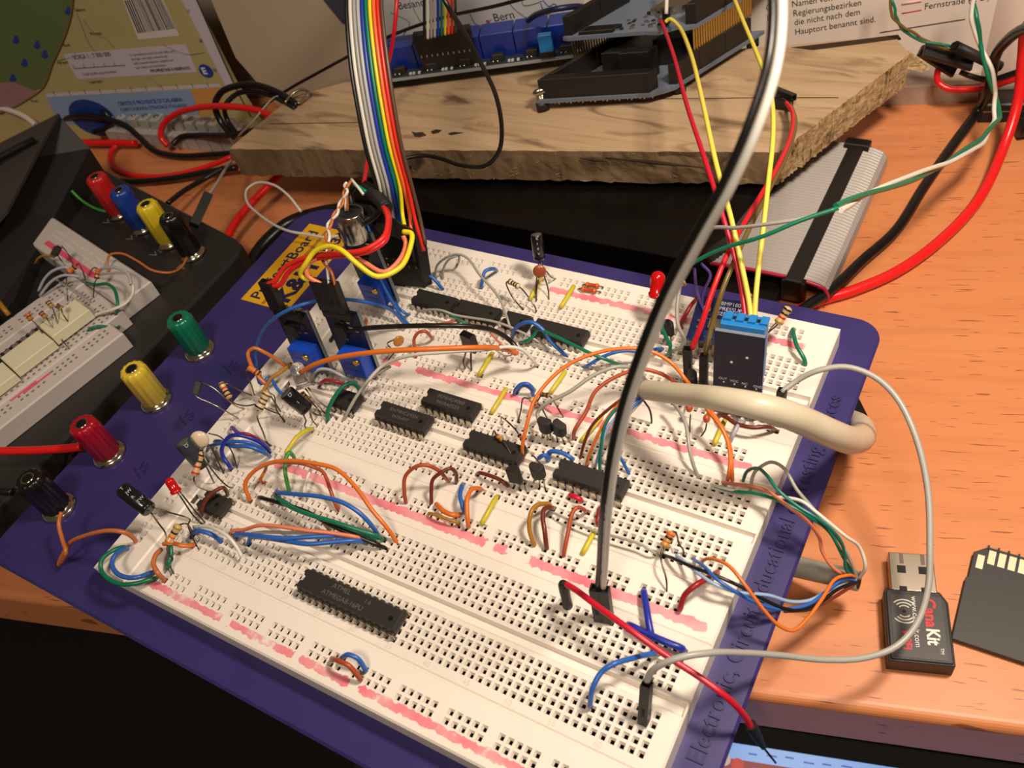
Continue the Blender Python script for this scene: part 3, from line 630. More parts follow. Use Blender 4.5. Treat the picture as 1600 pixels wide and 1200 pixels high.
# ---------------------------------------------------------------- longer wires: colour, radius, course, label
WT = [
('green', .7, '1240,514,-1 1239,517,3 1245,540,4 1257,562,2 1258,574,-1', 'short green wire at the far right corner of the far strip'),
('blue', .7, '751,452,-1 753,442,3 758,424,6 770,420,5 777,424,-1', 'short blue arch on the far rail left of the cream ringed resistor'),
('blue', .7, '651,440,-1 652,432,4 662,427,6 675,433,5 690,450,1 693,453,-1', 'blue arch at the foot of the large black ribbon plug'),
('grey', .45, '680,436,-1 683,415,5 700,401,9 714,397,10 730,403,10 750,430,9 778,462,7 790,490,6 796,508,5 801,520,-1', 'thin grey wire sweeping over the far strip to the gap between chips'),
('grey', .45, '692,440,-1 693,420,4 702,405,8 716,400,9 717,408,5 715,412,-1', 'thin grey wire twisted at the far rail beside the ribbon plug'),
('blue', .62, '400,575,8 400,545,16 415,510,26 445,487,33 490,471,34 540,468,28 590,476,20 615,487,12 632,507,3 636,513,-1', 'long light blue wire arching over the left sensor boards'),
('blue', .62, '570,345,28 584,380,24 592,430,18 612,470,10 628,495,4 645,515,-1', 'blue wire running down from the microphone board'),
('blue', .55, '619,470,5 622,480,4 634,490,2 642,492,-1', 'short blue curl left of the first chip'),
('grey', .45, '651,492,-1 655,487,3 668,484,5 690,485,6 710,492,5 740,497,5 770,502,6 800,512,6 830,527,4 852,541,1 865,550,-1', 'grey wire with green shine passing in front of the far chips'),
('green', .45, '683,486,5 700,490,5 718,500,4 728,505,3 733,508,-1', 'dark green wire ending at the black box capacitor'),
('rust', .45, '664,505,-1 670,507,2 690,506,3 712,501,3 722,503,-1', 'thin rust wire below the leftmost chip'),
('salmon', .4, '766,520,3 780,535,4 795,548,3 803,555,-1', 'thin salmon wire left of the loose plug housing'),
('blue', .7, '800,530,-1 803,516,5 817,505,9 832,504,10 848,515,8 862,535,5 878,550,2 884,556,-1', 'blue arch in front of the two right chips of the far row'),
('green', .6, '810,536,-1 822,533,3 834,524,5 840,515,7 860,522,8 890,536,8 925,553,7 950,563,5 975,572,-1', 'dark green wire running right below the far chips'),
('blue', .6, '912,574,-1 920,570,3 945,556,6 975,548,7 1000,549,6 1030,545,3 1036,545,-1', 'blue wire crossing behind the twin cable to the black transistor'),
('orange', .62, '818,717,-1 816,700,6 824,660,12 838,620,16 880,575,20 930,552,22 985,544,22 1020,550,20 1050,568,17 1075,598,14 1085,610,-1', 'long orange arch from the centre chip past the twin cable'),
('rust', .62, '897,688,-1 898,672,5 915,645,8 930,612,12 960,590,14 1000,577,14 1030,583,12 1050,594,9 1062,604,-1', 'rust coloured arch ending under the beige cable'),
('grey', .62, '843,660,6 840,645,7 855,630,10 890,612,13 930,585,16 965,573,16 990,576,13 1005,590,8 1015,600,-1', 'grey wire arching from the transistor pair to the twin cable'),
('black', .85, '517,532,14 528,520,20 560,514,24 620,510,26 700,509,26 745,511,22 775,518,16 798,533,10 808,545,8', 'long black wire from right sensor board to the loose plug housing'),
('orange', .85, '470,582,16 490,570,20 530,558,24 600,549,28 680,545,28 745,543,24 780,544,16 800,549,10 808,552,8', 'long orange wire running level across the far strip'),
('white', .6, '565,625,-1 572,600,8 600,570,14 640,556,18 700,550,19 760,546,18 795,542,15 815,546,12 832,562,6 839,572,-1', 'long white wire below the long orange one'),
('grey', .6, '536,660,-1 545,640,4 560,615,8 580,590,10 610,572,12', 'grey wire rising from beside the small green looped chip'),
('green', .75, '513,660,-1 512,645,3 520,625,7 535,605,10 548,599,10 560,605,7 562,615,3 561,622,-1', 'green loop over the small eight pin chip'),
('light_grey', .6, '489,597,-1 490,585,5 500,577,8 515,578,8 540,590,5 560,600,-1', 'pale grey arch behind the clear led'),
('darkred', .6, '501,603,-1 502,598,3 510,594,5 525,596,5 540,602,2 545,606,-1', 'dark red wire under the pale grey arch'),
('tan', .7, '415,600,10 405,590,12 390,565,15 388,550,16 398,544,17 412,550,15 430,560,11 447,572,6 455,575,-1', 'tan wire loop at the left over the resistors'),
('mustard', .7, '455,568,6 440,580,7 425,590,8 415,605,10 410,615,10', 'mustard coloured wire continuing from the tan loop'),
('blue', .6, '400,575,8 408,600,8 420,590,8 435,610,8 447,620,7', 'blue wire passing under the orange ringed resistor'),
('rust', .6, '650,562,-1 649,548,3 647,530,6 655,519,8 665,518,8 673,526,4 677,530,-1', 'rust arch beside the ochre disc capacitor'),
('blue', .62, '803,618,-1 806,608,4 815,600,6 825,600,6 832,606,4 835,612,-1', 'outer of two tiny blue arches above the second pink line'),
('blue', .62, '807,615,-1 812,606,3 820,602,5 830,608,3 834,622,-1', 'inner of two tiny blue arches above the second pink line'),
('blue', .7, '857,713,-1 858,707,2 865,705,3 882,709,3 893,716,2 895,718,-1', 'flat blue arch right of the upright transistor'),
('blue', .7, '842,716,2 850,711,4 857,716,2 855,722,-1', 'blue wire bow behind the upright transistor'),
('brown', .65, '746,741,-1 750,739,2 765,743,3 780,749,3 791,757,2 793,760,-1', 'brown wire lying in front of the centre chip'),
('rust', .62, '635,789,-1 632,770,5 633,745,9 650,729,12 667,727,12 685,735,9 697,748,4 702,753,-1', 'larger rust arch over the middle strip edge'),
('brown', .62, '674,790,-1 674,770,4 676,750,7 690,738,9 703,732,9 712,738,6 713,752,1 713,756,-1', 'dark brown arch crossing the larger rust arch'),
('blue', .7, '723,757,-1 722,760,3 719,775,5 724,795,4 727,803,-1', 'blue wire left of the orange hook'),
('orange', .7, '752,765,-1 748,763,4 738,764,6 730,780,7 731,815,4 733,825,-1', 'orange hook shaped wire right of the blue one'),
('orange', .75, '682,787,-1 684,790,2 695,800,3 710,805,3 722,803,-1', 'short orange wire above the third pink line'),
('mustard', .5, '670,803,-1 672,802,2 690,808,3 713,816,2 715,820,-1', 'thin bare looking ochre wire on the third pink line'),
('mustard', .7, '860,789,-1 855,787,4 840,789,7 830,800,8 827,825,5 834,850,1 835,852,-1', 'mustard hook wire left of the brown one by the twin cable'),
('brown', .7, '866,795,-1 860,793,4 850,796,6 848,808,6 851,830,5 854,855,1 855,858,-1', 'brown hook wire right of the mustard one'),
('rust', .62, '917,801,-1 912,796,4 902,793,7 895,800,7 888,830,5 881,866,1 881,870,-1', 'rust brown hook wire nearest to the twin cable'),
('grey', .4, '862,800,2 880,808,3 900,818,3 930,830,3 960,838,4 1000,850,4 1020,862,3 1032,870,-1', 'thin pale wire lying along the groove of the middle strip'),
('orange', .68, '390,783,-1 389,778,2 383,757,6 395,738,9 420,724,12 450,720,14 490,724,15 525,733,14 555,760,12 580,795,9 605,825,5 622,850,-1', 'long orange brown arch over the left end of the near strip'),
('orange', .55, '412,755,-1 407,749,3 414,736,5 417,725,9', 'short orange wire hanging from the long orange brown arch'),
('rust', .6, '440,722,11 470,724,10 490,730,8 505,738,7 516,765,5 525,790,2 530,798,-1', 'orange wire bending down right of the white wire'),
('white', .55, '476,785,-1 475,770,3 479,750,5 486,733,6', 'short white wire between green and orange ones on the third pink line'),
('lime', .65, '452,769,-1 450,760,3 446,740,6 446,720,8 452,707,9 458,712,6 460,720,-1', 'green wire standing below the yellow hook'),
('yellow', .75, '447,708,6 455,695,7 465,682,7 480,672,5 490,671,-1', 'yellow hook wire below the leaning black capacitor'),
('blue', .7, '438,779,-1 432,768,4 438,770,7 460,772,10 500,776,12 535,785,12 560,800,10 580,820,6 590,835,1 592,840,-1', 'long blue arch above the green wires'),
('green', .7, '430,770,-1 431,775,4 450,790,7 480,803,9 520,815,9 560,828,7 590,838,4 600,845,-1', 'long dark green wire in the bundle above the longest chip'),
('green', .5, '440,780,2 465,795,5 500,810,7 540,825,6 575,838,3 590,848,-1', 'second dark green wire just below the first one'),
('black', .7, '404,777,-1 408,778,3 440,787,5 480,800,7 520,822,7 570,843,4 590,852,2 604,857,-1', 'long black wire in the bundle above the longest chip'),
('olive', .55, '500,808,5 510,822,3 517,830,-1', 'short olive wire branching off the black one'),
('salmon', .6, '362,846,-1 359,838,3 362,830,5 380,828,7 405,821,10 440,823,11 480,829,10 520,833,8 560,840,5 585,850,-1', 'long salmon wire in the bundle above the longest chip'),
('grey', .5, '372,845,-1 380,838,4 405,832,7 440,832,8 480,834,8 520,838,6 560,848,-1', 'grey wire between the salmon and blue ones'),
('blue', .7, '372,842,-1 366,836,4 380,835,7 410,838,9 450,841,9 500,838,8 540,838,5 570,846,-1', 'upper blue wire of the pair starting left of the longest chip'),
('blue', .7, '388,851,-1 392,840,3 410,840,6 450,846,8 480,850,9 520,847,8 560,845,5 575,850,-1', 'lower blue wire of the pair starting left of the longest chip'),
('blue', .75, '299,838,-1 302,831,3 315,830,5 332,836,4 344,845,1 346,848,-1', 'short blue arch at the left end of the near strip'),
('white', .6, '303,824,3 320,822,5 340,828,7 358,840,7 370,855,5 378,870,3', 'thin white wire over the short blue arch'),
('orange', .7, '255,850,5 272,849,5 286,853,4 300,852,2 303,850,-1', 'short orange wire beside the resistor with orange rings'),
('green', .75, '266,852,5 267,865,4 264,880,3 262,888,-1', 'short green wire behind the twisted leads at the front left'),
('tan', .75, '252,858,5 243,868,6 240,882,6 248,897,5 256,905,1 257,909,-1', 'tan hook wire at the front left end of the near rail'),
('green', .7, '198,856,-1 192,855,3 175,861,5 159,875,5 158,890,4 170,905,4 192,913,4 215,911,4 240,904,2 246,902,-1', 'green wire loop hanging over the front left corner'),
('blue', .75, '200,858,-1 194,857,4 181,866,6 175,880,6 182,895,6 197,902,6 215,902,6 235,895,3 244,893,-1', 'blue wire loop inside the green one at the front left corner'),
('tan', .72, '96,800,6 92,818,4 98,845,2 103,862,2 95,880,-6 92,882,-6 108,850,0 130,838,5 170,829,9 195,832,8 210,842,3 212,848,-1', 'tan wire running from the black post to the crosswise rail'),
('blue', .7, '337,695,-1 336,690,3 345,690,6 362,697,9 390,698,11 410,706,8 420,712,2 422,714,-1', 'upper blue wire of the bundle at the left end'),
('navy', .7, '360,733,-1 358,728,3 348,712,6 347,700,9 357,683,12 375,680,13 400,688,10 418,700,4 421,706,-1', 'dark blue wire bent like an elbow in the left bundle'),
('blue', .6, '324,705,-1 326,698,4 340,694,8 362,690,11 390,692,11 412,703,5 416,710,-1', 'lower blue wire of the bundle at the left end'),
('purple', .7, '361,671,-1 363,668,3 373,677,6 390,680,9 405,690,7 417,697,1 418,699,-1', 'purple blue wire starting on the crosswise rail'),
('darkred', .5, '372,680,12 385,678,13 400,684,10 418,694,-1', 'dark red wire on top of the left blue bundle'),
('brown', .65, '314,800,4 320,785,7 332,770,9 347,762,9 354,768,4 356,775,-1', 'brown arch over the eight pin chip of the near strip'),
('rust', .7, '520,1031,-1 519,1029,3 530,1033,6 545,1040,6 562,1060,2 563,1063,-1', 'brown red loop on the near rail'),
('blue', .7, '532,1034,-1 534,1028,3 545,1023,6 560,1030,5 570,1045,2 572,1049,-1', 'blue arch on the near rail behind the brown red loop'),
('navy', .95, '1006,924,-1 1006,926,2 1010,950,3 1014,975,3 1018,993,2 1020,998,-1', 'dark blue upright wire forming the long stroke of a Y'),
('navy', .95, '982,976,1 986,978,3 1010,990,3 1040,1003,3 1065,1013,2 1068,1018,-1', 'dark blue wire lying along the near strip edge'),
('blue', .7, '922,1104,-1 922,1100,3 926,1075,8 940,1050,10 958,1038,11 990,1028,8 1020,1021,4 1036,1018,-1', 'light blue wire hooked over the lower half of the near strip'),
('darkred', .8, '1062,952,-1 1063,950,2 1070,930,5 1085,916,7 1100,907,6 1118,896,2 1122,893,-1', 'dark red wire at the right end of the third rail'),
('orange', .6, '1137,750,-1 1138,745,3 1141,720,6 1137,690,9 1125,665,11 1105,640,12 1100,628,12', 'left prong of the forked orange wire under the beige cable'),
('orange', .6, '1145,752,-1 1144,745,3 1143,720,6 1140,695,8 1128,668,10 1110,640,12', 'right prong of the forked orange wire under the beige cable'),
('brown', .65, '1120,657,-1 1124,649,3 1135,652,5 1150,662,5 1175,668,5 1200,667,4 1214,674,-1', 'brown wire running right beside the sensor board foot'),
('light_grey', .65, '1141,692,-1 1145,680,4 1153,665,5 1155,655,-1', 'pale wire below the foot of the sensor board'),
('grey', .55, '1047,625,8 1060,640,8 1072,665,8 1077,700,6 1083,725,3 1092,748,-1', 'grey green wire dropping from the beige cable'),
('black', .3, '1005,625,10 1015,640,6 1018,655,2 1018,664,-1', 'thin dark lead dropping from the cut beige cable'),
('darkred', .7, '1066,515,-1 1064,505,4 1072,490,8 1080,477,9 1088,468,7', 'dark red wire beside the purple wires at the pressure sensor'),
('grey', .6, '1047,552,-1 1052,548,4 1068,540,8 1070,530,10 1060,510,14 1058,480,18 1062,450,22 1066,410,30 1085,375,36 1110,357,40 1150,356,44 1200,350,48 1260,340,50 1310,325,52', 'grey wire sweeping from the far strip toward the green and white pair'),
('green', .62, '1035,560,-1 1045,552,5 1047,540,9 1040,525,12 1033,505,16 1040,470,22 1058,435,28 1085,410,34 1130,388,40 1190,370,46 1250,345,50 1310,325,52', 'dark green wire sweeping up to the green and white pair'),
('purple', .5, '1085,420,14 1088,450,14 1096,475,14 1105,500,12', 'purple wire standing behind the red wires'),
('purple', .5, '1096,412,12 1110,430,14 1100,455,14 1098,480,13 1108,505,11', 'second purple wire bent behind the red wires'),
]
for w in WT:
    ends = '11'
    P = pts(w[2])
    ends = ('1' if P[0].z < 0 and P[0].z > -3 else '0')+('1' if P[-1].z < 0 and P[-1].z > -3 else '0')
    wire(w[0], w[1], w[2], w[3], ends=ends, group='hook-up wires across the breadboards')
# ================================================================ cables on the right
SHEATH = mat('sheath_beige', (206, 196, 172), .38, noise=.12, nscale=200); SHG = mat('sheath_grey', (150, 146, 134), .45)
root = thing('network_cable', 'thick beige cable bent over the right edge of the breadboards', 'cable', tuple(V(1008, 609, 20)))
mb = MB(); P = pts('1008,609,20 1040,613,26 1085,618,32 1130,624,37 1180,634,38 1225,646,35 1265,662,28 1300,678,20 1330,688,8 1347,682,-3 1345,664,-12 1330,655,-18 1300,640,-26')
mb.tube(P, [2.95, 3.0, 3.1, 3.3, 3.6, 3.75, 3.8, 3.9, 4.0, 3.9, 3.4, 3.0, 3.0], 16, sub=6); mb.build('sheath', SHEATH, root)
MB().tube([P[0]-(P[1]-P[0]).normalized()*.05, P[0]+(P[1]-P[0]).normalized()*.6], 2.3, 14, spline=False).build('sheath_bore', SATIN, root)
bund = [('teal', '1010,612,20 985,625,19 962,640,17 945,665,14 939,700,8 937,730,2 939,742,-1'), ('orange', '1006,606,20 975,625,19 955,645,16 940,668,13 925,700,7 917,722,2 917,727,-1'),
    ('brown', '1006,604,20 980,618,19 950,640,16 925,665,11 912,695,5 906,720,-1'), ('light_blue', '1008,612,19 975,640,17 950,668,13 940,695,8 932,722,2 930,728,-1'),
    ('navy', '1010,614,19 975,640,17 964,665,14 961,690,10 966,710,5 954,735,-1'), ('grey', '1012,616,19 985,645,16 965,668,13 953,695,9 957,715,4 948,738,-1'),
    ('blue', '1012,617,19 985,640,17 970,660,14 960,680,12 962,700,8 975,725,3 985,745,-1')]
for c, s in bund: MB().tube(pts(s), .5, 7).build('core_wire', C[c], root, label=c.replace('_', ' ')+' core wire')
root = thing('network_cable', 'grey cable stub with fanned out thin wires leaving the right side of blue base', 'cable', tuple(V(1225, 880, -22)))
P = pts('1180,868,-24 1240,884,-21 1290,896,-18 1342,908,-16'); mb = MB(); mb.tube(P, [3.2, 3.2, 3.0, 2.9], 16); mb.build('sheath', SHG, root)
MB().tube([P[-1]-(P[-1]-P[-2]).normalized()*.4, P[-1]+(P[-1]-P[-2]).normalized()*.05], 2.3, 14, spline=False).build('sheath_bore', SATIN, root)
FAN = [('teal', '1340,905,-15 1322,890,-9 1320,865,-4 1310,840,2 1280,812,8 1245,790,10 1215,765,12 1200,745,12 1185,732,9 1173,733,6 1166,738,4 1160,755,-1'),
    ('white', '1342,904,-15 1352,885,-9 1343,855,-4 1320,837,2 1275,800,7 1250,782,8 1190,775,5 1130,762,3 1108,756,-1'),
    ('grey', '1340,906,-15 1330,880,-8 1312,845,0 1268,792,6 1245,765,9 1225,732,11 1205,722,10 1185,732,8 1176,745,4 1172,770,-1'),
    ('salmon', '1338,902,-15 1305,890,-9 1285,862,-4 1280,840,0 1262,815,5 1230,790,8 1200,768,8 1175,760,6 1145,756,3 1125,753,-1'),
    ('green', '1338,906,-15 1320,875,-8 1295,830,0 1262,806,6 1225,786,8 1185,772,6 1150,768,4 1112,758,-1'),
    ('orange', '1340,903,-15 1325,899,-9 1305,905,-7 1285,935,-5 1262,966,-4 1240,985,-3 1218,978,0 1195,955,4 1165,915,9 1140,885,10 1120,875,8 1105,873,5 1094,880,-1'),
    ('blue', '1340,908,-15 1318,905,-10 1290,925,-8 1262,945,-6 1220,952,-3 1190,945,1 1150,925,6 1120,905,8 1100,885,6 1082,873,-1'),
    ('black', '1342,908,-15 1310,920,-10 1270,948,-7 1235,953,-4 1200,940,0 1160,918,5 1120,900,7 1080,885,6 1050,872,3 1036,867,-1'),
    ('light_blue', '1340,908,-15 1300,920,-10 1265,938,-7 1235,940,-4 1200,930,1 1150,925,5 1115,912,7 1090,895,6 1070,878,3 1054,866,-1'),
    ('brown', '1340,909,-15 1300,935,-10 1265,952,-8 1225,955,-5')]
for c, s in FAN: MB().tube(pts(s), .5, 7, sub=6).build('core_wire', C[c], root, label=c.replace('_', ' ')+' core wire')

GREYW = mat('insulation_cool_grey', (168, 168, 162), .35)
P = pts('1011,1064,14.5 1016,1052,17 1030,1040,20 1060,1028,22 1110,1020,20 1160,1020,12 1220,1024,2 1290,1031,-6 1350,1028,-9 1400,1010,-10 1432,975,-9 1450,920,-6 1453,850,0 1449,760,6 1430,680,12 1400,620,16 1365,588,18 1320,573,19 1275,580,18 1245,595,15 1221,613,13')
w = wire(GREYW, .85, '', 'long grey jumper lead looping over the desk beside the usb stick', P=P, ends='00', name='jumper_lead', cat='jumper lead')
a = V(1006, 1128, 0.2); duponts(w, a, 14, frame(a, (1, 0, 0), z=V(1011, 1066, 14)-a))
a = V(1217, 662, 0.2); duponts(w, a, 14, frame(a, (1, 0, 0), z=V(1221, 614, 13)-a))
# red lead with a black round plug on each end
P = pts('884,912,13 900,922,14 940,952,15 990,988,15 1045,1027,12 1090,1056,10 1130,1085,8 1152,1105,4 1168,1126,-2 1174,1138,-5')
w = wire('crimson', .85, '', 'red jumper lead slanting over the near strip and hanging off the right edge', P=P, ends='00', name='jumper_lead', cat='jumper lead')
HS = mat('heatshrink', (30, 28, 27), .5)
a = V(887, 946, .3); b = V(880, 913, 12); MB().tube([a, a.lerp(b, .35), a.lerp(b, .75), b, b+Vector((.8, -.1, .7))], [1.45, 1.35, 1.45, 1.3, .9], 14).build('plug_housing', HS, w, label='bent black sleeve standing in the strip')
MB().tube([a+Vector((0, 0, -2)), a], .3, 6, spline=False).build('plug_pin', GOLD, w)
a = V(1172, 1132, -4); b = V(1193, 1168, -13); MB().tube([a, a.lerp(b, .1), a.lerp(b, .6), b], [1.5, 1.6, 1.2, .7], 14).build('plug_housing', HS, w, label='tapering black plug sleeve')
MB().tube([b, V(1212, 1192, -19)], .28, 6, spline=False).build('plug_pin', SATIN, w)
# twin cable
TW = '938,917,15 941,880,27 946,800,52 957,720,68 975,640,82 1005,550,96 1040,465,108 1085,380,119 1135,290,129 1175,200,137 1204,110,143 1214,30,147 1208,-60,151 1180,-160,154'
P = pts(TW); vd = Vector(RB[2]); SD = [((P[min(i+1, len(P)-1)]-P[max(i-1, 0)]).cross(p-Vector(CP))).normalized()*-1 for i, p in enumerate(P)]
SD = [s if s.dot(Vector(RB[0])) > 0 else -s for s in SD]; root = thing('twin_cable', 'black and white twin cable rising from the near strip toward the top', 'cable', tuple(P[0]))
MB().tube([p-s*.74 for p, s in zip(P, SD)], .68, 10, sub=8).build('black_strand', C['black'], root, label='black strand'); MB().tube([p+s*.74 for p, s in zip(P, SD)], .8, 10, sub=8).build('white_strand', C['white'], root, label='white strand')
a = V(944, 968, .3); housing_geo(frame(a, (1, .22, 0), z=V(937, 918, 14.5)-a), 14, n=2).build('plug_housing', [BLACK, HOLEM], root)

# red / yellow leads from the stacked boards to the humidity sensor
def lead(col, r, s, label, h0=None, h1=None, n=8):
    w = wire(col, r, s, label, ends='00', name='jumper_lead', cat='jumper lead', group='jumper leads between boards', n=n); return w
lead('crimson', .8, '1033,32,36 1036,40,36 1052,85,40 1075,170,46 1100,245,48 1130,340,42 1150,410,34 1160,460,28 1165,505,24', 'red lead from the stacked boards down behind the blue humidity sensor')
lead('pale_yellow', .8, '1040,34,36 1046,30,37 1058,38,37 1078,80,42 1098,160,48 1120,260,48 1142,340,42 1160,420,34 1170,470,28 1175,512,24', 'yellow lead running beside the red one from the stacked boards')
lead('pale_yellow', .8, '1140,-20,40 1160,30,42 1185,90,44 1205,150,46 1208,210,46 1200,290,43 1190,380,36 1182,450,30 1178,512,24', 'yellow lead coming from the top of the picture to the blue sensor')
w = lead('red', .85, '1228,160,12 1238,175,14 1236,210,18 1215,260,26 1180,320,32 1140,390,34 1115,450,30 1095,510,22 1081,545,15', 'red lead running from the plug on the plank down beside the blue sensor')
w2 = lead('olive', .8, '1235,162,11 1243,190,14 1230,240,20 1200,300,28 1160,380,33 1130,450,29 1112,510,20 1102,556,14', 'olive brown lead beside the slanting red one')
a = V(1076, 597, .5); housing_geo(frame(a, (1, .2, 0), z=V(1081, 545, 15)-a), 14.5).build('plug_housing', [BLACK, HOLEM], w)
a = V(1099, 618, .5); housing_geo(frame(a, (1, .2, 0), z=V(1103, 556, 14.5)-a), 15).build('plug_housing', [BLACK, HOLEM], w2)
a, b = V(1187, 157, 8.5), V(1246, 162, 9.5); M = frame(a, (0, .2, 1), z=b-a); housing_geo(M, (b-a).length-2).build('plug_housing', [BLACK, HOLEM], w2)
a, b = V(1199, 136, 9), V(1246, 160, 9.5); M = frame(a, (0, .2, 1), z=b-a); housing_geo(M, (b-a).length-2).build('plug_housing', [BLACK, HOLEM], w)

# ================================================================ sensors
DHT = mat('sensor_blue', (36, 128, 204), .4, noise=.05)
root = thing('humidity_sensor_board', 'upright dark blue board with light blue louvred humidity sensor at far right', 'sensor board', tuple(V(1150, 650, 0)))
a, b, c_ = V(1113, 641, .5), V(1187, 655, .5), V(1113, 516, 30.5)
M = frame(a, b-a, y=c_-a); wd = (b-a).length; ht = (c_-a).length
MB().box((0, 0, -1.5), (wd, ht, 0), M).build('circuit_board', [PCBD], root, bevel=.05)
MB().box((.1, ht-.02, -1.45), (wd-.1, ht+.03, -.05), M).build('board_edge', PCBE, root)
MB().box((-.02, 0, -1.45), (.0, ht, -.05), M).build('board_edge', PCBE, root); MB().box((wd, 0, -1.45), (wd+.03, ht, -.05), M).build('board_edge', mat('edge_blue', (90, 120, 190), .5), root)
mb = MB(); mb.cbox((1.2, ht-18, -7.2), (wd-.6, ht+1.8, -1.6), .3, M)
for k in range(4): mb.box((1.8+k*3.4, ht+1.6, -6.8), (3.9+k*3.4, ht+2.5, -3.2), M)
mb.build('sensor_case', DHT, root)
for k in range(3): MB().box((4+k*3.4, ht+1.75, -5.8), (5.2+k*3.4, ht+1.9, -4.2), M).build('vent_slot', HOLEM, root)
SILK = mat('silkscreen', (206, 206, 212), .6)
for k in range(4):
    MB().lathe([(.42, 0), (.3, .25)], M @ Matrix.Translation((3.2+k*3.2, 12.2-.2*k, 0)), 10).build('solder_joint', TIN, root)
for k, s in enumerate(('OUT', 'VCC', 'NC', 'GND')): text('board_lettering', s, 1.2, M @ Matrix.Translation((1.6+k*3.4, 13.0-.3*k, .02)), SILK, root, ext=.01)
for x, y in ((5.2, 20), (9.6, 22.5)): MB().lathe([(.45, .01), (.45, .04), (.25, .06)], M @ Matrix.Translation((x, y, 0)), 14).build('solder_joint', SILK, root)
for k in range(3):
    MB().box((3.4+k*4, 1.0, 0), (5.4+k*4, 4.6, 1.4), M).build('surface_part', CHIP, root)
    MB().box((5.4+k*4, 1.6, 0), (5.9+k*4, 3.6, .5), M).build('surface_part', TIN, root)
for k in range(3): MB().box((4.5+k*2.54-.3, -4, -.9), (4.5+k*2.54+.3, .6, -.3), M).build('header_pin', GOLD, root)
# pressure sensor board lying tilted behind it
root = thing('pressure_sensor_board', 'small dark blue pressure sensor board with white lettering behind the humidity sensor', 'sensor board', tuple(V(1110, 540, 6)))
a, b, c_ = V(1072, 528, 10), V(1180, 546, 10), V(1102, 462, 14)
M = frame(a, b-a, y=c_-a); wd, ht = 19, 16
MB().box((0, 0, -1.5), (wd, ht, 0), M).build('circuit_board', PCBB, root, bevel=.05)
for i, s in enumerate(('BMP180', 'PRESSURE', 'SENSOR')): text('board_lettering', s, 1.9, M @ Matrix.Translation((7.6-.1*i, ht-2.4-i*1.9, .03)), SILK, root, ext=.01)
MB().cbox((5.6, 4.2, 0), (9.8, 8.0, 1.1), .15, M).build('sensor_can', TIN, root)
for x, y in ((3.6, 11.5), (15.0, 10.8)): MB().lathe([(1.5, .0), (1.5, .05), (.8, .06), (.8, .0)], M @ Matrix.Translation((x, y, 0)), 20).build('mounting_ring', GOLD, root)
for x, y in ((2.0, 6.2), (2.2, 3.8), (11.5, 6.4), (13.2, 7.4), (4.0, 8.6)): MB().box((x, y, 0), (x+1.5, y+.9, .7), M).build('surface_part', CHIP if x > 3 else TIN, root)
for k in range(4): MB().lathe([(.45, 0), (.2, .7)], M @ Matrix.Translation((3+k*2.54, 1.4, 0)), 8).build('solder_joint', TIN, root)
for k in range(4): MB().tube([M@Vector((3+k*2.54, 1.4, -1.5)), (M@Vector((3+k*2.54, 1.4, -1.5)))*1-Vector((0, 0, 8))], .3, 6, spline=False).build('header_pin', GOLD, root)

def sensor_board(a, b, top, label, h, pins_top=True, trim=(8.5, 7.5), tm=11, w=14.5, mic=False, housings=()):
    a, b, t = V(*a), V(*b), V(*top); M = frame(a, b-a, y=t-a); root = thing('sensor_board', label, 'sensor board', tuple(a), 'narrow sensor boards with blue trimmers')
    MB().box((0, 0, -1.5), (w, h, 0), M).build('circuit_board', PCBD, root, bevel=.04)
    MB().box((.05, h, -1.45), (w-.05, h+.06, -.05), M).build('board_edge', PCBE, root); MB().box((w, 0, -1.45), (w+.06, h, -.02), M).build('board_edge', PCBE, root)
    x, y = trim
    MB().cbox((x-4.8, y-4.8, 0), (x+4.8, y+4.8, 5.2), .3, M).build('trimmer', TRIM, root, label='bright blue trimmer block')
    mb = MB()
    for s in (-1, 1): mb.box((x-2.6, y+s*1.4-.15, 5.2), (x+2.6, y+s*1.4+.15, 5.27), M)
    mb.build('trimmer_line', PCBB, root)
    MB().lathe([(1.2, 5.1), (1.2, 5.9), (.9, 5.9)], M @ Matrix.Translation((x+3, y+3, 0)), 14).build('trimmer_screw', GOLD, root)
    MB().cbox((2.8, h*.56, 0), (7.2, h*.56+4.8, 1.5), .1, M).build('chip_body', CHIP, root)
    for k in range(4):
        MB().box((3.0+k*1.2, h*.56-1.0, .1), (3.4+k*1.2, h*.56+.1, .6), M).build('pin', TIN, root)
    rnd = random.Random(int(a.x*10))
    for k in range(7):
        xx, yy = rnd.uniform(1, w-2.5), rnd.uniform(h*.45, h-4); MB().box((xx, yy, 0), (xx+1.5, yy+.8, .55), M).build('surface_part', CHIP if k % 3 else TIN, root)
    MB().box((2, h-2.6, 0), (w-2, h-.2, 2.4), M).build('pin_header', BLACK, root)
    for k in range(4):
        MB().box((w/2-4.1+k*P_, h-1.6, 1), (w/2-3.6+k*P_, h+3, 1.5), M).build('header_pin', GOLD, root)
    return root, M
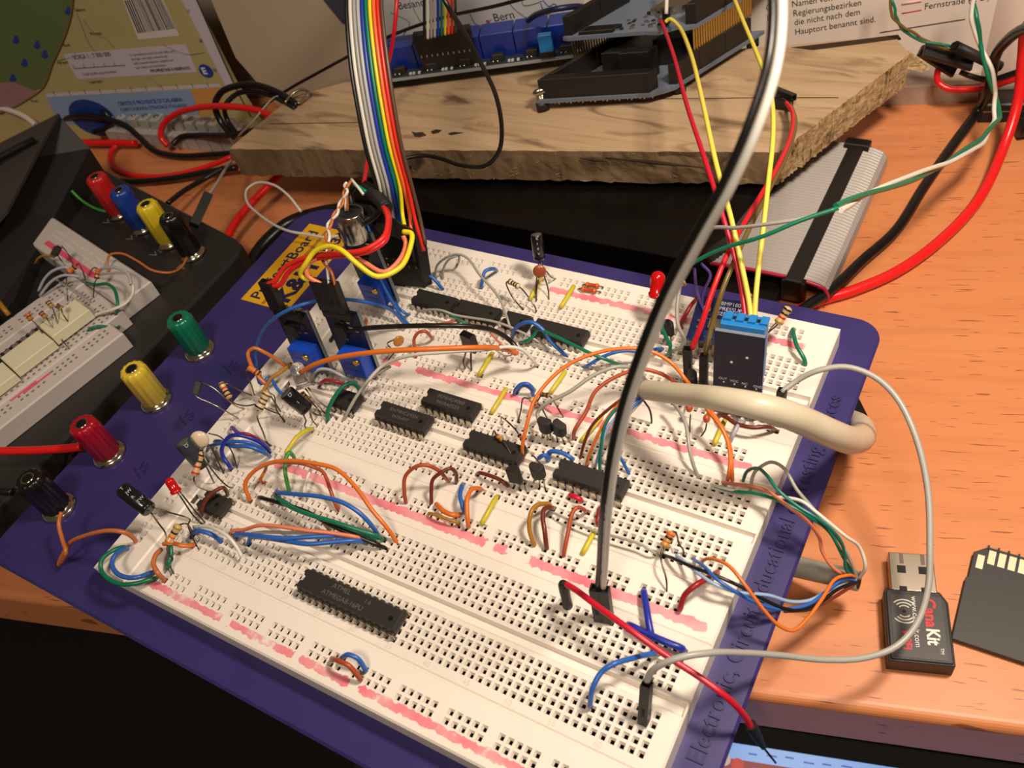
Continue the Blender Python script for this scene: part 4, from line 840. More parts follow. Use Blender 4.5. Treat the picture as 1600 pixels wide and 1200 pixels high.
# two boards at the left
r1, M1 = sensor_board((466, 566, 3), (512, 577, 3), (430, 478, 30), 'left of the two sensor boards with blue trimmers beside the yellow label', 27)
r2, M2 = sensor_board((540, 575, 3), (585, 585, 3), (497, 472, 33), 'right of the two sensor boards with blue trimmers beside the yellow label', 29)
r3, M3 = sensor_board((573, 462, 4), (624, 474, 4), (520, 352, 38), 'sensor board carrying the silver microphone beside the ribbon plug', 33)
MC = mat('microphone_metal', (200, 196, 188), .2, 1)
def P3(x, y, z): return M3@Vector((x, y, z))
A_, B_ = V(556, 372, 37), V(545, 330, 48)
M = axis(A_, B_); L = (B_-A_).length
MB().lathe([(4.55, 0), (4.75, .3), (4.75, L-.3), (4.5, L), (4.1, L), (4.05, L-.45)], M, 36).build('microphone_can', MC, r3, label='silver cylindrical microphone')
MB().lathe([(4.1, L-.6), (4.08, L-.35)], M, 30).build('microphone_felt', mat('felt_black', (24, 23, 24), .95), r3)
MB().tube([A_, A_.lerp(P3(7, 28, 0), .9)], .35, 6, spline=False).build('lead', TIN, r3)
# plug housings and leads of the left boards
def plug_on(w, M, x, h, top, n=1):
    a = M@Vector((x, top, 1.2)); housing_geo(frame(a, M.to_3x3()@Vector((1, 0, 0)), z=M.to_3x3()@Vector((0, 1, 0))), h, n=n).build('plug_housing', [BLACK, HOLEM], w)
    return a+(M.to_3x3()@Vector((0, 1, 0)))*h
w_ = []
def plugged(col, r, M, x, top, s, label, h=12, h1=None):
    e = (M@Vector((x, top, 1.2)))+(M.to_3x3()@Vector((0, 1, 0)))*(h-1.5)
    w = wire(col, r, '', label, P=[e]+pts(s), ends='00', name='jumper_lead', cat='jumper lead', group='jumper leads between boards'); plug_on(w, M, x, h, top); return w
ya = 27.1
plugged('bright_red', .85, M1, 2.6, ya, '428,440,42 445,418,46 480,402,50 530,396,52 570,390,54 598,372,55 606,345,54 600,325,52 590,318,50', 'upper red lead curving from the left sensor board up to the sleeve')
plugged('red', .85, M1, 5.1, ya, '438,445,41 452,424,45 485,406,49 535,399,51 575,393,53 600,378,54 608,352,53 607,335,52 600,322,50', 'lower red lead curving from the left sensor board up to the sleeve')
plugged('bright_yellow', .85, M2, 2.8, 29.1, '470,430,46 478,412,50 492,393,53 515,385,55 535,392,55 558,412,52 590,432,48 625,418,47 640,390,48 643,365,50 630,362,50', 'bright yellow lead looping from the right sensor board around to the sleeve')
plugged('salmon', .8, M2, 5.4, 29.1, '480,430,46 484,410,49 520,398,50 560,405,49 600,425,46 625,405,46 634,380,47 630,368,49', 'salmon lead running inside the bright yellow loop')
for x, lab in ((8.0, 'white and tan twisted lead, white core, rising to the microphone'), (10.5, 'white and tan twisted lead, tan core, rising to the microphone')):
    k = 0 if x < 9 else 1
    P = [(M2@Vector((x, 38.5, 1.2)))]
    ys = [(515, 425, 46), (507, 405, 48), (514, 388, 50), (512, 370, 51), (515, 350, 52), (524, 335, 53), (533, 318, 54), (540, 300, 56), (541, 290, 57)]
    for i, q in enumerate(ys):
        s_ = 1 if (i+k) % 2 else -1; P.append(V(q[0]+s_*3, q[1], q[2]+s_*.4))
    P += pts('548,284,57 543,296,54 543,330,48' if k else '541,286,57 540,292,55 540,330,48')
    w = wire('white' if k == 0 else 'tan', .5, '', lab, P=P, ends='00', name='jumper_lead', cat='jumper lead', group='jumper leads between boards')
    a = M2@Vector((x, 29.1, 1.2)); housing_geo(frame(a, M2.to_3x3()@Vector((1, 0, 0)), z=M2.to_3x3()@Vector((0, 1, 0))), 12).build('plug_housing', [BLACK, HOLEM], w)
# black sleeves over the splices
root = thing('splice_sleeve', 'thick black sleeve over a splice above the microphone', 'cable sleeve', tuple(V(600, 322, 50)))
MB().tube(pts('570,290,54 585,303,53 602,322,51 605,326,51'), [1.9, 2.3, 2.3, 1.9], 14).build('sleeve_body', HS, root)
MB().tube(pts('546,284,56 560,292,56 572,300,55'), .7, 8).build('wire_twist', C['ribbon_green'], root, label='tangle of green and white strands')
MB().tube(pts('549,280,57 562,296,57 568,304,56'), .5, 8).build('wire_twist', C['white'], root)
root = thing('plug_pair', 'pair of black plug housings at the foot of the rainbow ribbon', 'plug', tuple(V(628, 365, 48)))
for s0, s1 in (((600, 340, 44), (641, 364, 47)), ((592, 352, 42), (636, 372, 46)), ((575, 325, 44), (600, 362, 40))):
    a, b = V(*s0), V(*s1); housing_geo(axis(a, b), (b-a).length).build('plug_housing', [BLACK, HOLEM], root)
MB().tube(pts('600,322,50 590,335,47 575,345,44 560,350,42 548,300,48 560,285,52'), 1.2, 8).build('dark_lead', C['black'], root)

# ================================================================ rainbow ribbon
NAMES = ['black', 'white', 'grey', 'light_grey', 'ribbon_blue', 'ribbon_green', 'bright_yellow', 'ribbon_orange', 'bright_red', 'ribbon_brown']
ribbon = thing('rainbow_ribbon', 'rainbow ribbon cable arching over the plank from relay board to black plug', 'ribbon cable', tuple(V(620, 330, 40)))
for i, c in enumerate(NAMES):
    xs = [596+i*6.6, 587.5+i*6.2, 571+i*6.3, 559+i*6.4, 549+i*6.5, 543+i*6.3, 541+i*6.1]
    P = [V(xs[0]+2, 356+i*3.2, 40), V(xs[0]-2, 330+i*1.0, 45)]+[V(x, y, z) for x, y, z in zip(xs[1:], (290, 230, 170, 110, 50, 0), (56, 68, 78, 87, 95, 101))]
    if i == 9: P[0] = V(665, 382, 38); P[1] = V(656, 340, 45)
    if i == 8: P[0] = V(662, 392, 36); P[1] = V(649, 345, 45)
    if i == 6: P[0] = V(632, 352, 46); P[1] = V(629, 335, 47)
    pB = [V(663+i*5.4, 62-i*1.2, 34), V(663+i*5.4, 40-i*1.2, 40), V(662.5+i*5.4, 0, 50)]
    mid = [V(545+i*6.2, -60, 107), V(570+i*6.0, -150, 110), V(630+i*5.6, -150, 90), V(658+i*5.4, -60, 64)]
    P = P+mid+pB[::-1]
    MB().tube(P, .64, 8, sub=6).build('strand', C[c], ribbon, label=c.replace('ribbon_', '').replace('_', ' ')+' strand')
root = thing('ribbon_plug', 'large black plug block standing in the far rail under the rainbow ribbon', 'plug', tuple(V(640, 430, 0)))
a, b = V(590, 420, 8), V(668, 446, 0.5); M = frame(V(596, 438, .3), V(668, 446, .3)-V(596, 438, .3), y=Z*14+Vector((-1, 3, 0)))
wd = (V(668, 446, .3)-V(596, 438, .3)).length
MB().cbox((0, 0, -3), (wd, 26, 2), .4, M).build('plug_block', BLACK, root)
MB().cbox((1, 13, 2), (wd-1, 29, 4.4), .3, M).build('plug_block', SATIN, root)
a, b = V(668, 440, 1), V(655, 358, 32)
MB().cbox((-2, -1.4, 0), (1.6, 1.4, (b-a).length), .3, axis(a, b)).build('plug_block', BLACK, root)
for k in range(7):
    for j in range(2): MB().box((3+k*3, 8.5+j*3, 2), (3.8+k*3, 9.6+j*3, 2.5), M).build('contact', GOLD if k % 2 else TIN, root)

# ================================================================ plank, relay board, stacked boards
PT = 6.0
A1, B1, Cc1, D1 = V(357, 233, PT), V(1217, 238, PT), V(1421, 84, PT), V(1400, 56, PT)
E1, F1 = V(540, 128, PT), V(455, 152, PT)
rnd = random.Random(3)
def edge(a, b, n, amp, seed):
    r = random.Random(seed); out = []
    for k in range(n):
        t = k/n; p = a.lerp(b, t); nrm = Vector((-(b-a).y, (b-a).x, 0)).normalized(); out.append(p+nrm*(r.uniform(-amp, amp) if k else 0))
    return out
plank = thing('wooden_plank', 'rough sawn board with splintered right end carrying the relay board', 'plank', tuple(A1.lerp(B1, .5)-Z*16))
front, right = edge(A1, B1, 90, .3, 1), edge(B1, Cc1, 110, .35, 2)
rest = edge(Cc1, D1, 6, .8, 5)+[D1, E1, F1]
loop = front+right+rest; n = len(loop); H = 15.0; rows = 6
mb = MB(); cen = sum(loop, Vector())/n
vs = [p.copy() for p in loop]; r_ = random.Random(9)
for j in range(1, rows+1):
    for i, p in enumerate(loop):
        out = Vector((p.x-cen.x, p.y-cen.y, 0)).normalized(); isf = i < 90; a_ = .3 if isf else (.12 if i < 200 else .1)
        colj = random.Random(i*7+1).uniform(-.45, .45) if (90 <= i < 200) else 0
        dz = -H*j/rows+(r_.uniform(-.7, .5) if j == rows and i < 200 else r_.uniform(-.3, .3))
        vs.append(Vector((p.x, p.y, PT+dz))+out*(r_.uniform(-a_, a_)+colj+(math.sin(i*.21+j)*.35 if isf else 0)))
fs0 = [tuple(range(n))]; mb.add(vs, [])
k0 = 0
mb.f.append(list(range(n))); mb.m.append(0); mb.sm.append(False)
for j in range(rows):
    for i in range(n):
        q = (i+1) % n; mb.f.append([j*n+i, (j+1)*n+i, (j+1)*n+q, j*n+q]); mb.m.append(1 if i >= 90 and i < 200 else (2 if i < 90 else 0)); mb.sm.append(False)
mb.f.append(list(range((rows+1)*n-1, rows*n-1, -1))); mb.m.append(0); mb.sm.append(False)
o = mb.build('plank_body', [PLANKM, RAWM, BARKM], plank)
SPL = mat('split_dark', (58, 38, 22), .9, noise=.4, nscale=300)
def patch(ps, z0, z1, name, m_, parent):
    poly = [V(x, y, z1) for x, y in ps]; MB().prism([(p.x, p.y) for p in poly], z0, z1).build(name, m_, parent)
patch([(1236, 74), (1262, 71), (1330, 63), (1403, 54), (1408, 60), (1340, 69), (1270, 78)], PT-.5, PT+.15, 'split', SPL, plank)
patch([(1190, 152), (1250, 152), (1310, 152), (1310, 153.2), (1250, 153.4), (1190, 153)], PT-.3, PT+.05, 'split', SPL, plank)
patch([(1030, 154), (1190, 152), (1190, 153.2), (1030, 155.2)], PT-.3, PT+.05, 'split', SPL, plank)
patch([(600, 190), (420, 193), (420, 194.2), (600, 191)], PT-.3, PT+.05, 'split', SPL, plank)
patch([(643, 205), (649, 207), (660, 206), (666, 211), (655, 214), (648, 213)], PT-.3, PT+.25, 'bark_chip', SPL, plank); patch([(673, 205), (681, 202), (690, 203), (685, 207), (676, 209)], PT-.3, PT+.25, 'bark_chip', SPL, plank)
patch([(700, 208), (709, 206), (724, 207), (714, 209), (704, 211)], PT-.3, PT+.2, 'bark_chip', SPL, plank)
for s0, s1 in (((800, 238), (905, 244)), ((945, 246), (1100, 262)), ((905, 247), (950, 252))):
    y_ = [V(s0[0], s0[1], PT-3), V(s1[0], s1[1], PT-3)]
    MB().tube([V(s0[0], s0[1], PT-3)+Vector((.2, -.1, 0)), V((s0[0]+s1[0])/2, (s0[1]+s1[1])/2, PT-3), V(s1[0], s1[1], PT-3)], [.15, .8, .2], 6).build('front_crack', SPL, plank)
mb = MB()
for k in range(60):
    x = rnd.uniform(620, 1215); a = V(x, 238+rnd.uniform(2, 40)*.9, PT-3); a = V(x, 236, PT)+Vector((0, -.2, -rnd.uniform(.5, 14))); d = Vector((rnd.uniform(-3, 3), rnd.uniform(-.9, -.1), rnd.uniform(-1, 1.2)))
    mb.tube([a+Vector((0, .6, 0)), a+d*.5, a+d*.8+Vector((0, -.3, .2))], .1, 4)
mb.build('fibres', RAWM, plank)
a = V(1420, 86, PT-2); mb = MB(); mb.add([a, V(1440, 92, PT-5), V(1455, 108, PT-7), V(1440, 113, PT-8), a-Z*6, a+TN*5-Z, a+TN*4-Z*6], [(0, 1, 5), (1, 2, 5), (2, 3, 6), (0, 4, 3, 2, 1), (4, 6, 3), (2, 6, 5), (0, 5, 6, 4)]); mb.build('splinter', RAWM, plank)
# black box under the plank
root = thing('black_case', 'glossy black case lying on the desk under the wooden plank', 'case', (0, 190, -32))
GLB = mat('gloss_black', (9, 8, 9), .25)
qa, qb = V(430, 262, -9), V(1110, 300, -9)
MB().prism([(-66, 139), (138, 139), (136, 158), (118, 224), (-66, 186)], -31.9, -24).build('case_body', GLB, root, bevel=.5)
MB().prism([(-60, 147), (104, 149), (112, 166), (121, 224), (-60, 184)], -23.9, -12).build('shade_block', GLB, root, bevel=.5)  # added black block standing in for the shade over the ribbon's left part
# relay board
RL = mat('relay_blue', (18, 46, 138), .3, coat=.2, noise=.05)
a, b = V(560, 130, 13.5), V(905, 84, 13.5)
M = frame(a, b-a, z=Z); L = (b-a).length
relay = thing('relay_board', 'long relay board with a row of blue relays at the back of the plank', 'relay board', tuple(a))
wd = 24
MB().box((0, 0, -1.6), (L, wd, 0), M).build('circuit_board', mat('relay_pcb', (46, 56, 66), .5), relay)
MB().box((-.02, -.08, -1.6), (L, 0, 0), M).build('board_edge', mat('relay_edge', (150, 156, 160), .5), relay)
xs = [-0.5, 15.3, 31.0, 46.8, 62.6, 78.3, 94.0]
for k in range(7):
    x = L-4.6-(6.55-k)*15.75
    if x < 0: continue
    MB().cbox((x+.25, 6.5, 0), (x+15.4, 17, 11.6), .4, M).build('relay', RL, relay, label='dark blue relay block')
    y0 = 2.2
    MB().cbox((x+5.0, y0, 0), (x+10.2, y0+2.6, 3.6), .25, M).build('driver_part', CHIP, relay)
    for q in (5.2, 7.2): MB().lathe([(.55, 0), (.45, 1.3)], M @ Matrix.Translation((x+q, y0-.6, 0)), 8).build('solder_joint', TIN, relay)
    for q in (.5, 2.0, 12, 13.6): MB().box((x+q, 1.0, 0), (x+q+1.1, 2.6, .6), M).build('surface_part', SILK if q != 2 else CHIP, relay)
for x in (6, L-6): MB().lathe([(2.2, -7.5), (2.2, -1.6)], M @ Matrix.Translation((x, 5, 0)), 12).build('standoff', BLACK, relay)
MB().lathe([(2.2, -7.5), (2.2, -1.6)], M @ Matrix.Translation((6, wd-5, 0)), 12).build('standoff', BLACK, relay)
pa, pb = V(662, 110, 14), V(733, 102, 14)
Mp = frame(pa, b-a, z=Z)
MB().cbox((0, -.2, 0), (26, 2.6, 9), .1, Mp).build('pin_header', BLACK, relay)
MB().cbox((-.6, -.6, 7.4), (26, 3.4, 17.5), .1, Mp).build('ribbon_housing', BLACK, relay)
for k in range(10): MB().box((.9+k*2.54, -.9, 6.6), (1.5+k*2.54, -.2, 7.8), Mp).build('header_pin', TIN, relay)
pj = V(846, 92, 14); Mj = frame(pj, b-a, z=Z); MB().cbox((0, 0, 0), (6, 2.6, 3), .1, Mj).build('pin_header', BLACK, relay); MB().cbox((0, -.1, 3), (6, 2.7, 11), .3, Mj).build('jumper_cap', DHT, relay, label='light blue jumper cap')
MB().tube(pts('825,32,28 840,22,36 870,14,42 900,10,40 915,12,36'), 1.3, 8).build('dark_lead', mat('insulation_deep_blue', (26, 34, 62), .4), relay)
# stacked boards
F = V(838, 157, 12); U1 = V(1027, 146, 12); W1 = V(1180, 50, 12)
ux = (U1-F).normalized(); wyv = (W1-U1).normalized(); wl = (U1-F).length
M = Matrix((ux, wyv, Z)).transposed().to_4x4(); M.translation = F
stack = thing('board_stack', 'stack of circuit boards with black pin sockets on the right part of the plank', 'circuit board stack', tuple(F))
LEN = 58.0
PE = mat('slate_edge', (104, 114, 130), .5)
poly = [(0, 0), (wl-3, 0), (wl+1, 3.5), (wl+3, 6), (wl+3, LEN), (0, LEN)]
MB().prism(poly, -1.7, 0, M=M).build('circuit_board', PE, stack)
def sock(x0, y0, x1, y1, z0, z1, name='pin_socket'):
    MB().cbox((x0, y0, z0), (x1, y1, z1), .15, M).build(name, BLACK, stack)
sock(1.2, 1.0, wl-4, 6.0, .05, 9.2)
mb = MB()
for k in range(18):
    for j in (2.1, 4.6): mb.box((2.4+k*(wl-8)/17-.35, j-.35, 9.15), (2.4+k*(wl-8)/17+.35, j+.35, 9.23), M)
mb.build('socket_holes', HOLEM, stack)
XR_ = wl+2.2
sock(XR_-3.2, 8, XR_, 21, .05, 9.2); sock(XR_-3.2, 21.6, XR_, 36, .05, 9.2); sock(XR_-3.2, 36.6, XR_, 51, .05, 9.2)
sock(1.0, 7, 3.6, 30, .05, 9.2); sock(1.0, 31, 3.6, 55, .05, 9.2)
sock(14, 20, 24, 26, .05, 11, 'socket_block'); sock(26, 14, 38, 20, .05, 13, 'socket_block'); sock(30, 28, 42, 40, .05, 12, 'socket_block'); sock(6, 30, 28, 54, .05, 6, 'socket_block')
UZ = 21.0
upoly = [(1.5, 17), (4, 16), (20, 16.5), (wl-16, 16.5), (wl-9, 15), (wl-4, 20), (wl-1, 17), (XR_+1.0, 19), (XR_+1.0, 66), (1.5, 66)]
MB().prism(upoly, UZ-1.6, UZ, M=M).build('upper_board', PE, stack)
for k in range(24):
    for x in (2.2, XR_-1.4): MB().box((x, 20+k*1.4, 9.2), (x+.45, 20.45+k*1.4, UZ-1.6), M).build('header_pin', GOLD, stack)
sock(1.8, 18, 4.8, 34, UZ, UZ+8.6); sock(1.8, 34.6, 4.8, 50, UZ, UZ+8.6); sock(XR_-4, 20, XR_+.2, 36, UZ, UZ+8.6); sock(XR_-4, 36.6, XR_+.2, 54, UZ, UZ+8.6)
MB().cbox((8, 17.5, UZ), (22, 23, UZ+1.6), .2, M).build('circuit_chip', BLACK, stack); MB().box((27, 32, UZ), (40, 44, UZ+3.2), M).build('card_slot', TIN, stack, label='metal card slot')
r_ = random.Random(4)
for k in range(34):
    x, y = r_.uniform(19, wl-14), r_.uniform(18, 34); MB().box((x, y, UZ), (x+1.1, y+.8, UZ+r_.uniform(.5, 1.6)), M).build('surface_part', TIN if k % 3 else CHIP, stack)
MB().lathe([(2.6, 6.0), (2.6, 6.6), (1.9, 7.6), (.8, 8.1), (.05, 8.2)], M @ Matrix.Translation((1.0, 1.5, -3)), 18).build('screw', CHROME, stack)
MB().lathe([(1.3, -4.4), (1.3, 3.2)]+[(1.3+.25*(k % 2), -1+k*.5) for k in range(8)][:0], M @ Matrix.Translation((1.0, 1.5, 0)), 12).build('screw_shaft', CHROME, stack)
for k in range(6): MB().lathe([(1.3, 0), (1.65, .25), (1.3, .5)], M @ Matrix.Translation((1.0, 1.5, .1+k*.5)), 12).build('screw_thread', CHROME, stack)
for x, y in ((1.0, 1.5), (XR_-2, 12), (3, 54), (XR_-2, 55)): MB().lathe([(2.2, -6), (2.2, -1.7)], M @ Matrix.Translation((x, y, 0)), 14).build('standoff', BLACK, stack)
for k in range(26): MB().box((4+k*1.75, 2.2, -2.9-.3*(k % 3)), (4.4+k*1.75, 2.6, -1.7), M).build('trimmed_pin', TIN, stack)
w = lead('white', .8, '1043,-40,48 1042,-10,44 1041,22,38', 'short pale lead dropping from the top of the picture into the stacked boards')
MB().cbox((-1.25, -1.25, -7), (1.25, 1.25, 3), .1, Matrix.Translation(V(1041, 26, 36))).build('plug_housing', BLACK, w)
# ================================================================ printed sheets and books standing at the back
def wslab(ps, off, th, name, m_, parent, label=None):
    P = [VW(x, y, off+th) for x, y in ps]; P = [Vector((p.x, p.y, max(p.z, -31.5))) for p in P]; n = len(P); mb = MB(); Q = [p+TN*th for p in P]
    mb.add(P+Q, [tuple(range(n)), tuple(range(2*n-1, n-1, -1))]+[(i, (i+1) % n, n+(i+1) % n, n+i) for i in range(n)])
    return mb.build(name, m_, parent, label=label)
def wtext(s, x, y, x2, y2, size, off, m_, parent, xs=1.0, name='printed_text', bold=0):
    a, b = VW(x, y, off), VW(x2, y2, off); text(name, s, size, frame(a, b-a, z=-TN), m_, parent, ext=.01, xs=xs, bold=bold)
def wline(ps, w, off, m_, parent, name='printed_line'):
    MB().tube([VW(x, y, off) for x, y in ps], w, 5, sub=3).build(name, m_, parent)
PAPY = mat('map_yellow', (190, 180, 126), .7, noise=.15, nscale=40); PAPG = mat('map_green', (104, 124, 74), .7, noise=.2, nscale=40); PAPB = mat('map_sea', (140, 168, 208), .7)
LAV = mat('map_lavender', (206, 200, 214), .7); INK = mat('ink', (40, 38, 44), .8); INKB = mat('ink_blue', (40, 60, 150), .7); INKR = mat('ink_red', (190, 50, 60), .7); INKG = mat('ink_grey', (120, 118, 122), .8)
OCR = mat('map_orange', (212, 154, 84), .7); BRW = mat('map_border', (128, 100, 70), .7); URB = mat('map_town', (178, 138, 140), .7, noise=.4, nscale=400); DSK = mat('disc_navy', (22, 60, 140), .5)
mp = thing('map_book', 'yellow and green printed road map with barcode and white text box at far left', 'map', tuple(VW(200, 230, 3)), 'printed sheets along the back')
wslab([(-60, -60), (270, -60), (300, 0), (366, 130), (430, 238), (-60, 262)], 2, 3, 'map_sheet', PAPY, mp)
o1 = 5.05
wslab([(-60, -60), (116, -60), (114, 0), (108, 40), (84, 100), (68, 135), (40, 150), (-60, 165)], o1, .1, 'map_land', PAPG, mp)
wline([(116, -40), (112, 20), (100, 60), (82, 100), (68, 136), (35, 160), (0, 178)], .55, o1+.2, BRW, mp)
wslab([(-20, 132), (20, 128), (58, 144), (30, 166), (-20, 182)], o1+.12, .06, 'map_town', URB, mp)
wslab([(192, 0), (252, -6), (280, 56), (216, 62)], o1, .1, 'barcode_label', mat('label_white', (220, 216, 214), .7), mp)
rb = random.Random(5); t = 0.03
while t < .95:
    w_ = rb.choice([.012, .02, .032]); x = lambda t, v: (192+60*t+24*v+(4*v*t), 0-6*t+56*v+(2*v*(1-t)))
    wslab([x(t, .02), x(t+w_, .02), x(t+w_, .9), x(t, .9)], o1+.12, .04, 'barcode_bar', INK, mp); t += w_+rb.choice([.014, .022, .03])
wslab([(99, 85), (290, 69), (308, 113), (121, 124)], o1, .1, 'text_box', LAV, mp)
o2 = o1+.16
wtext('SCALA 1 : 7 000 000', 116, 93, 180, 87, 3.6, o2, INK, mp, xs=.8, bold=.05)
wline([(116, 107), (196, 102)], .18, o2, INK, mp)
for k in range(5): wline([(114+k*16, 101-k*1.0), (116+k*16, 107-k*1.1)], .14, o2, INK, mp)
wtext('Scala grafica approssimata', 131, 118, 190, 113, 2.4, o2, INK, mp, xs=.9)
for k, s in enumerate(('La riproduzione anche parziale della carta', 'dei fogli e dei segni convenzionali', 'della presente edizione, eseguita con', 'ogni mezzo non autorizzato,')):
    wtext(s, 203+k*3.2, 88+k*6.6, 290, 80+k*6.8, 2.0, o2, INK, mp, xs=.86)
wtext('PROPRIETARI E RISERVATI', 236, 113, 300, 108, 2.3, o2, INK, mp, xs=.95, bold=.08)
ctr = VW(322, 111, 5.1); MB().lathe([(4.0, 0), (4.0, .12)], frame(ctr, TD, z=-TN), 28).build('map_badge', INKB, mp)
wtext('E', 318, 116, 330, 115, 5.4, o2+.12, mat('print_white', (230, 230, 235), .7), mp, bold=.2)
wslab([(73, 152), (298, 141), (312, 178), (92, 196), (86, 180)], o1, .1, 'map_sea', PAPB, mp)
wslab([(298, 141), (342, 137), (352, 176), (312, 181)], o1, .1, 'map_land', OCR, mp)
wtext('CENTRI E PROVINCE DI CALABRIA', 186, 165, 290, 158, 3.4, o2, INKB, mp, xs=.82, bold=.1)
wtext('CARTOGRAFIA STRADALE ITALIANA', 190, 174, 290, 167, 3.0, o2, INKB, mp, xs=.9, bold=.06)
wslab([(72, 147), (342, 131), (345, 136), (73, 152)], o1, .12, 'map_frame', LAV, mp)
for k in range(11): wline([(86+k*24, 150-k*1.4), (83+k*24, 143-k*1.4)], .14, o2, INK, mp)
c0 = [(145+38*math.cos(a), 184+26*math.sin(a)+12*math.cos(a)) for a in [2*math.pi*k/24 for k in range(24)]]
wslab(c0, o1+.12, .1, 'map_disc', DSK, mp)
for ps in ([(130, 30), (140, 45), (152, 55), (165, 60), (178, 75)], [(120, 20), (140, 70), (150, 82)], [(230, 120), (245, 130), (250, 138)], [(90, 95), (130, 85)], [(255, 70), (290, 85), (320, 82)]): wline(ps, .13, o2, INKG, mp)
for (x, y, s) in ((118, 18, 'Salerno'), (100, 73, 'Eboli'), (142, 55, 'Potenza'), (90, 100, 'Agropoli'), (140, 130, 'Lagonegro'), (50, 160, 'Paola'), (292, 20, '10'), (312, 66, '20'), (334, 112, '30')): wtext(s, x, y, x+30, y-2, 2.4, o2, INK, mp, xs=.9)
for x, y in ((107, 17), (25, 62), (58, 70), (70, 85), (38, 98), (20, 122)):
    ps = [(x+5*math.cos(a)*(1+.4*math.sin(3*a)), y+7*math.sin(a)) for a in [2*math.pi*k/9 for k in range(9)]]; wslab(ps, o1+.12, .05, 'map_lake', INKB, mp)
wline([(304, -8), (366, 132), (392, 182)], .35, 5.2, INK, mp, 'spine_line')
wslab([(272, -30), (304, -8), (366, 132), (352, 134), (284, 0)], o1, .1, 'map_margin', LAV, mp)
# plain cream cover
cov = thing('book_cover', 'plain grey cream cover leaning between the road map and the rainbow ribbon', 'book', tuple(VW(450, 150, 2)), 'printed sheets along the back')
wslab([(318, -60), (560, -60), (575, 175), (455, 190), (368, 90), (330, 0)], .5, 4.2, 'cover', mat('cover_cream', (194, 178, 154), .6, noise=.12, nscale=20), cov)
wslab([(498, -40), (560, -40), (556, 44), (534, 36), (505, 0)], 4.8, .3, 'cover_corner', mat('cover_dark', (66, 68, 86), .6), cov)
# Switzerland map
sw = thing('map_sheet', 'pale bluish map sheet showing the word Bern behind the relay board', 'map', tuple(VW(740, 140, 1)), 'printed sheets along the back')
wslab([(545, -60), (912, -60), (912, 150), (548, 175)], 0, 2, 'sheet', mat('sheet_blue_grey', (204, 204, 206), .7, noise=.1, nscale=60), sw)
wtext('Bern', 772, 34, 800, 29, 5.6, 2.1, INK, sw); wline([(773, 36), (790, 33.5)], .15, 2.1, INK, sw)
wtext('Besancon', 623, 15, 656, 10, 5.2, 2.1, INK, sw, xs=.95)
for ps, m_ in (([(735, 22), (742, 36), (750, 40), (762, 36), (768, 30)], INKG), ([(700, 35), (705, 42), (725, 45), (745, 42)], INKG), ([(610, 20), (640, 35), (630, 55)], INKG), ([(735, 40), (760, 42), (775, 40)], INKR),
    ([(845, 5), (848, 14), (852, 20)], INKB), ([(815, -5), (818, 8), (835, 6), (850, 0)], INKG), ([(640, 0), (655, 30), (670, 50)], INKG), ([(790, -10), (800, 10), (830, 30), (860, 20)], INKG), ([(850, 2), (858, 10), (866, 6), (874, 14)], INKB)): wline(ps, .2, 2.1, m_, sw)
wslab([(759, 32), (764, 31), (766, 38), (761, 40)], 2.05, .06, 'map_town', INKR, sw)
# legend sheet with German words
lg = thing('legend_sheet', 'white sheet with German legend text standing behind the right end of the plank', 'printed sheet', tuple(VW(1300, 140, 1)), 'printed sheets along the back')
wslab([(905, -70), (1640, -70), (1640, 118), (1500, 128), (1380, 140), (905, 170)], -2, 3, 'sheet', mat('sheet_white', (226, 216, 206), .7, noise=.04), lg)
for s, x, y in (('Namen von', 1237, 11), ('Regierungsbezirken', 1239, 25.5), ('die nicht nach dem', 1241, 39.5), ('Hauptort benannt sind.', 1242, 54.5)):
    wtext(s, x, y, x+108, y-17.5, 3.95, 1.1, INK, lg, xs=.9)
wtext('Ober-', 1197, 17, 1222, 13, 3.95, 1.1, INK, lg, xs=.9); wtext('pfalz', 1199, 30, 1224, 26, 3.95, 1.1, INK, lg, xs=.9)
wtext('Fernstraße (z. B.)', 1444, 15, 1540, 0, 3.95, 1.1, INK, lg, xs=.9)
wline([(1409, 21), (1440, 15.5)], .22, 1.1, INKR, lg); wline([(1409, 6), (1440, 1)], .5, 1.1, mat('print_pink', (226, 180, 188), .7), lg)
wline([(1375, 51), (1508, 30)], .2, 1.1, INK, lg)
base = thing('carton_edge', 'grey cardboard edge lying along the foot of the legend sheet', 'cardboard', tuple(V(1450, 148, -32)))
Mc = frame(V(1330, 168, -31.9), TD, z=Z); MB().box((-10, 0, 0), (52, 14, 9), Mc).build('carton_body', mat('cardboard_grey', (170, 150, 132), .8), base)
tube_ = thing('white_roll', 'large white rounded plastic container at the upper right corner', 'container', tuple(V(1580, 120, -31.5)))
Mr = frame(V(1590, 122, -31.5), (1, 0, 0), z=Z)
MB().lathe([(15, 0), (17.5, 2), (18.5, 8), (18.5, 60), (15, 66)], Mr, 48).build('container_body', mat('container_white', (232, 214, 202), .3, coat=.3), tube_)

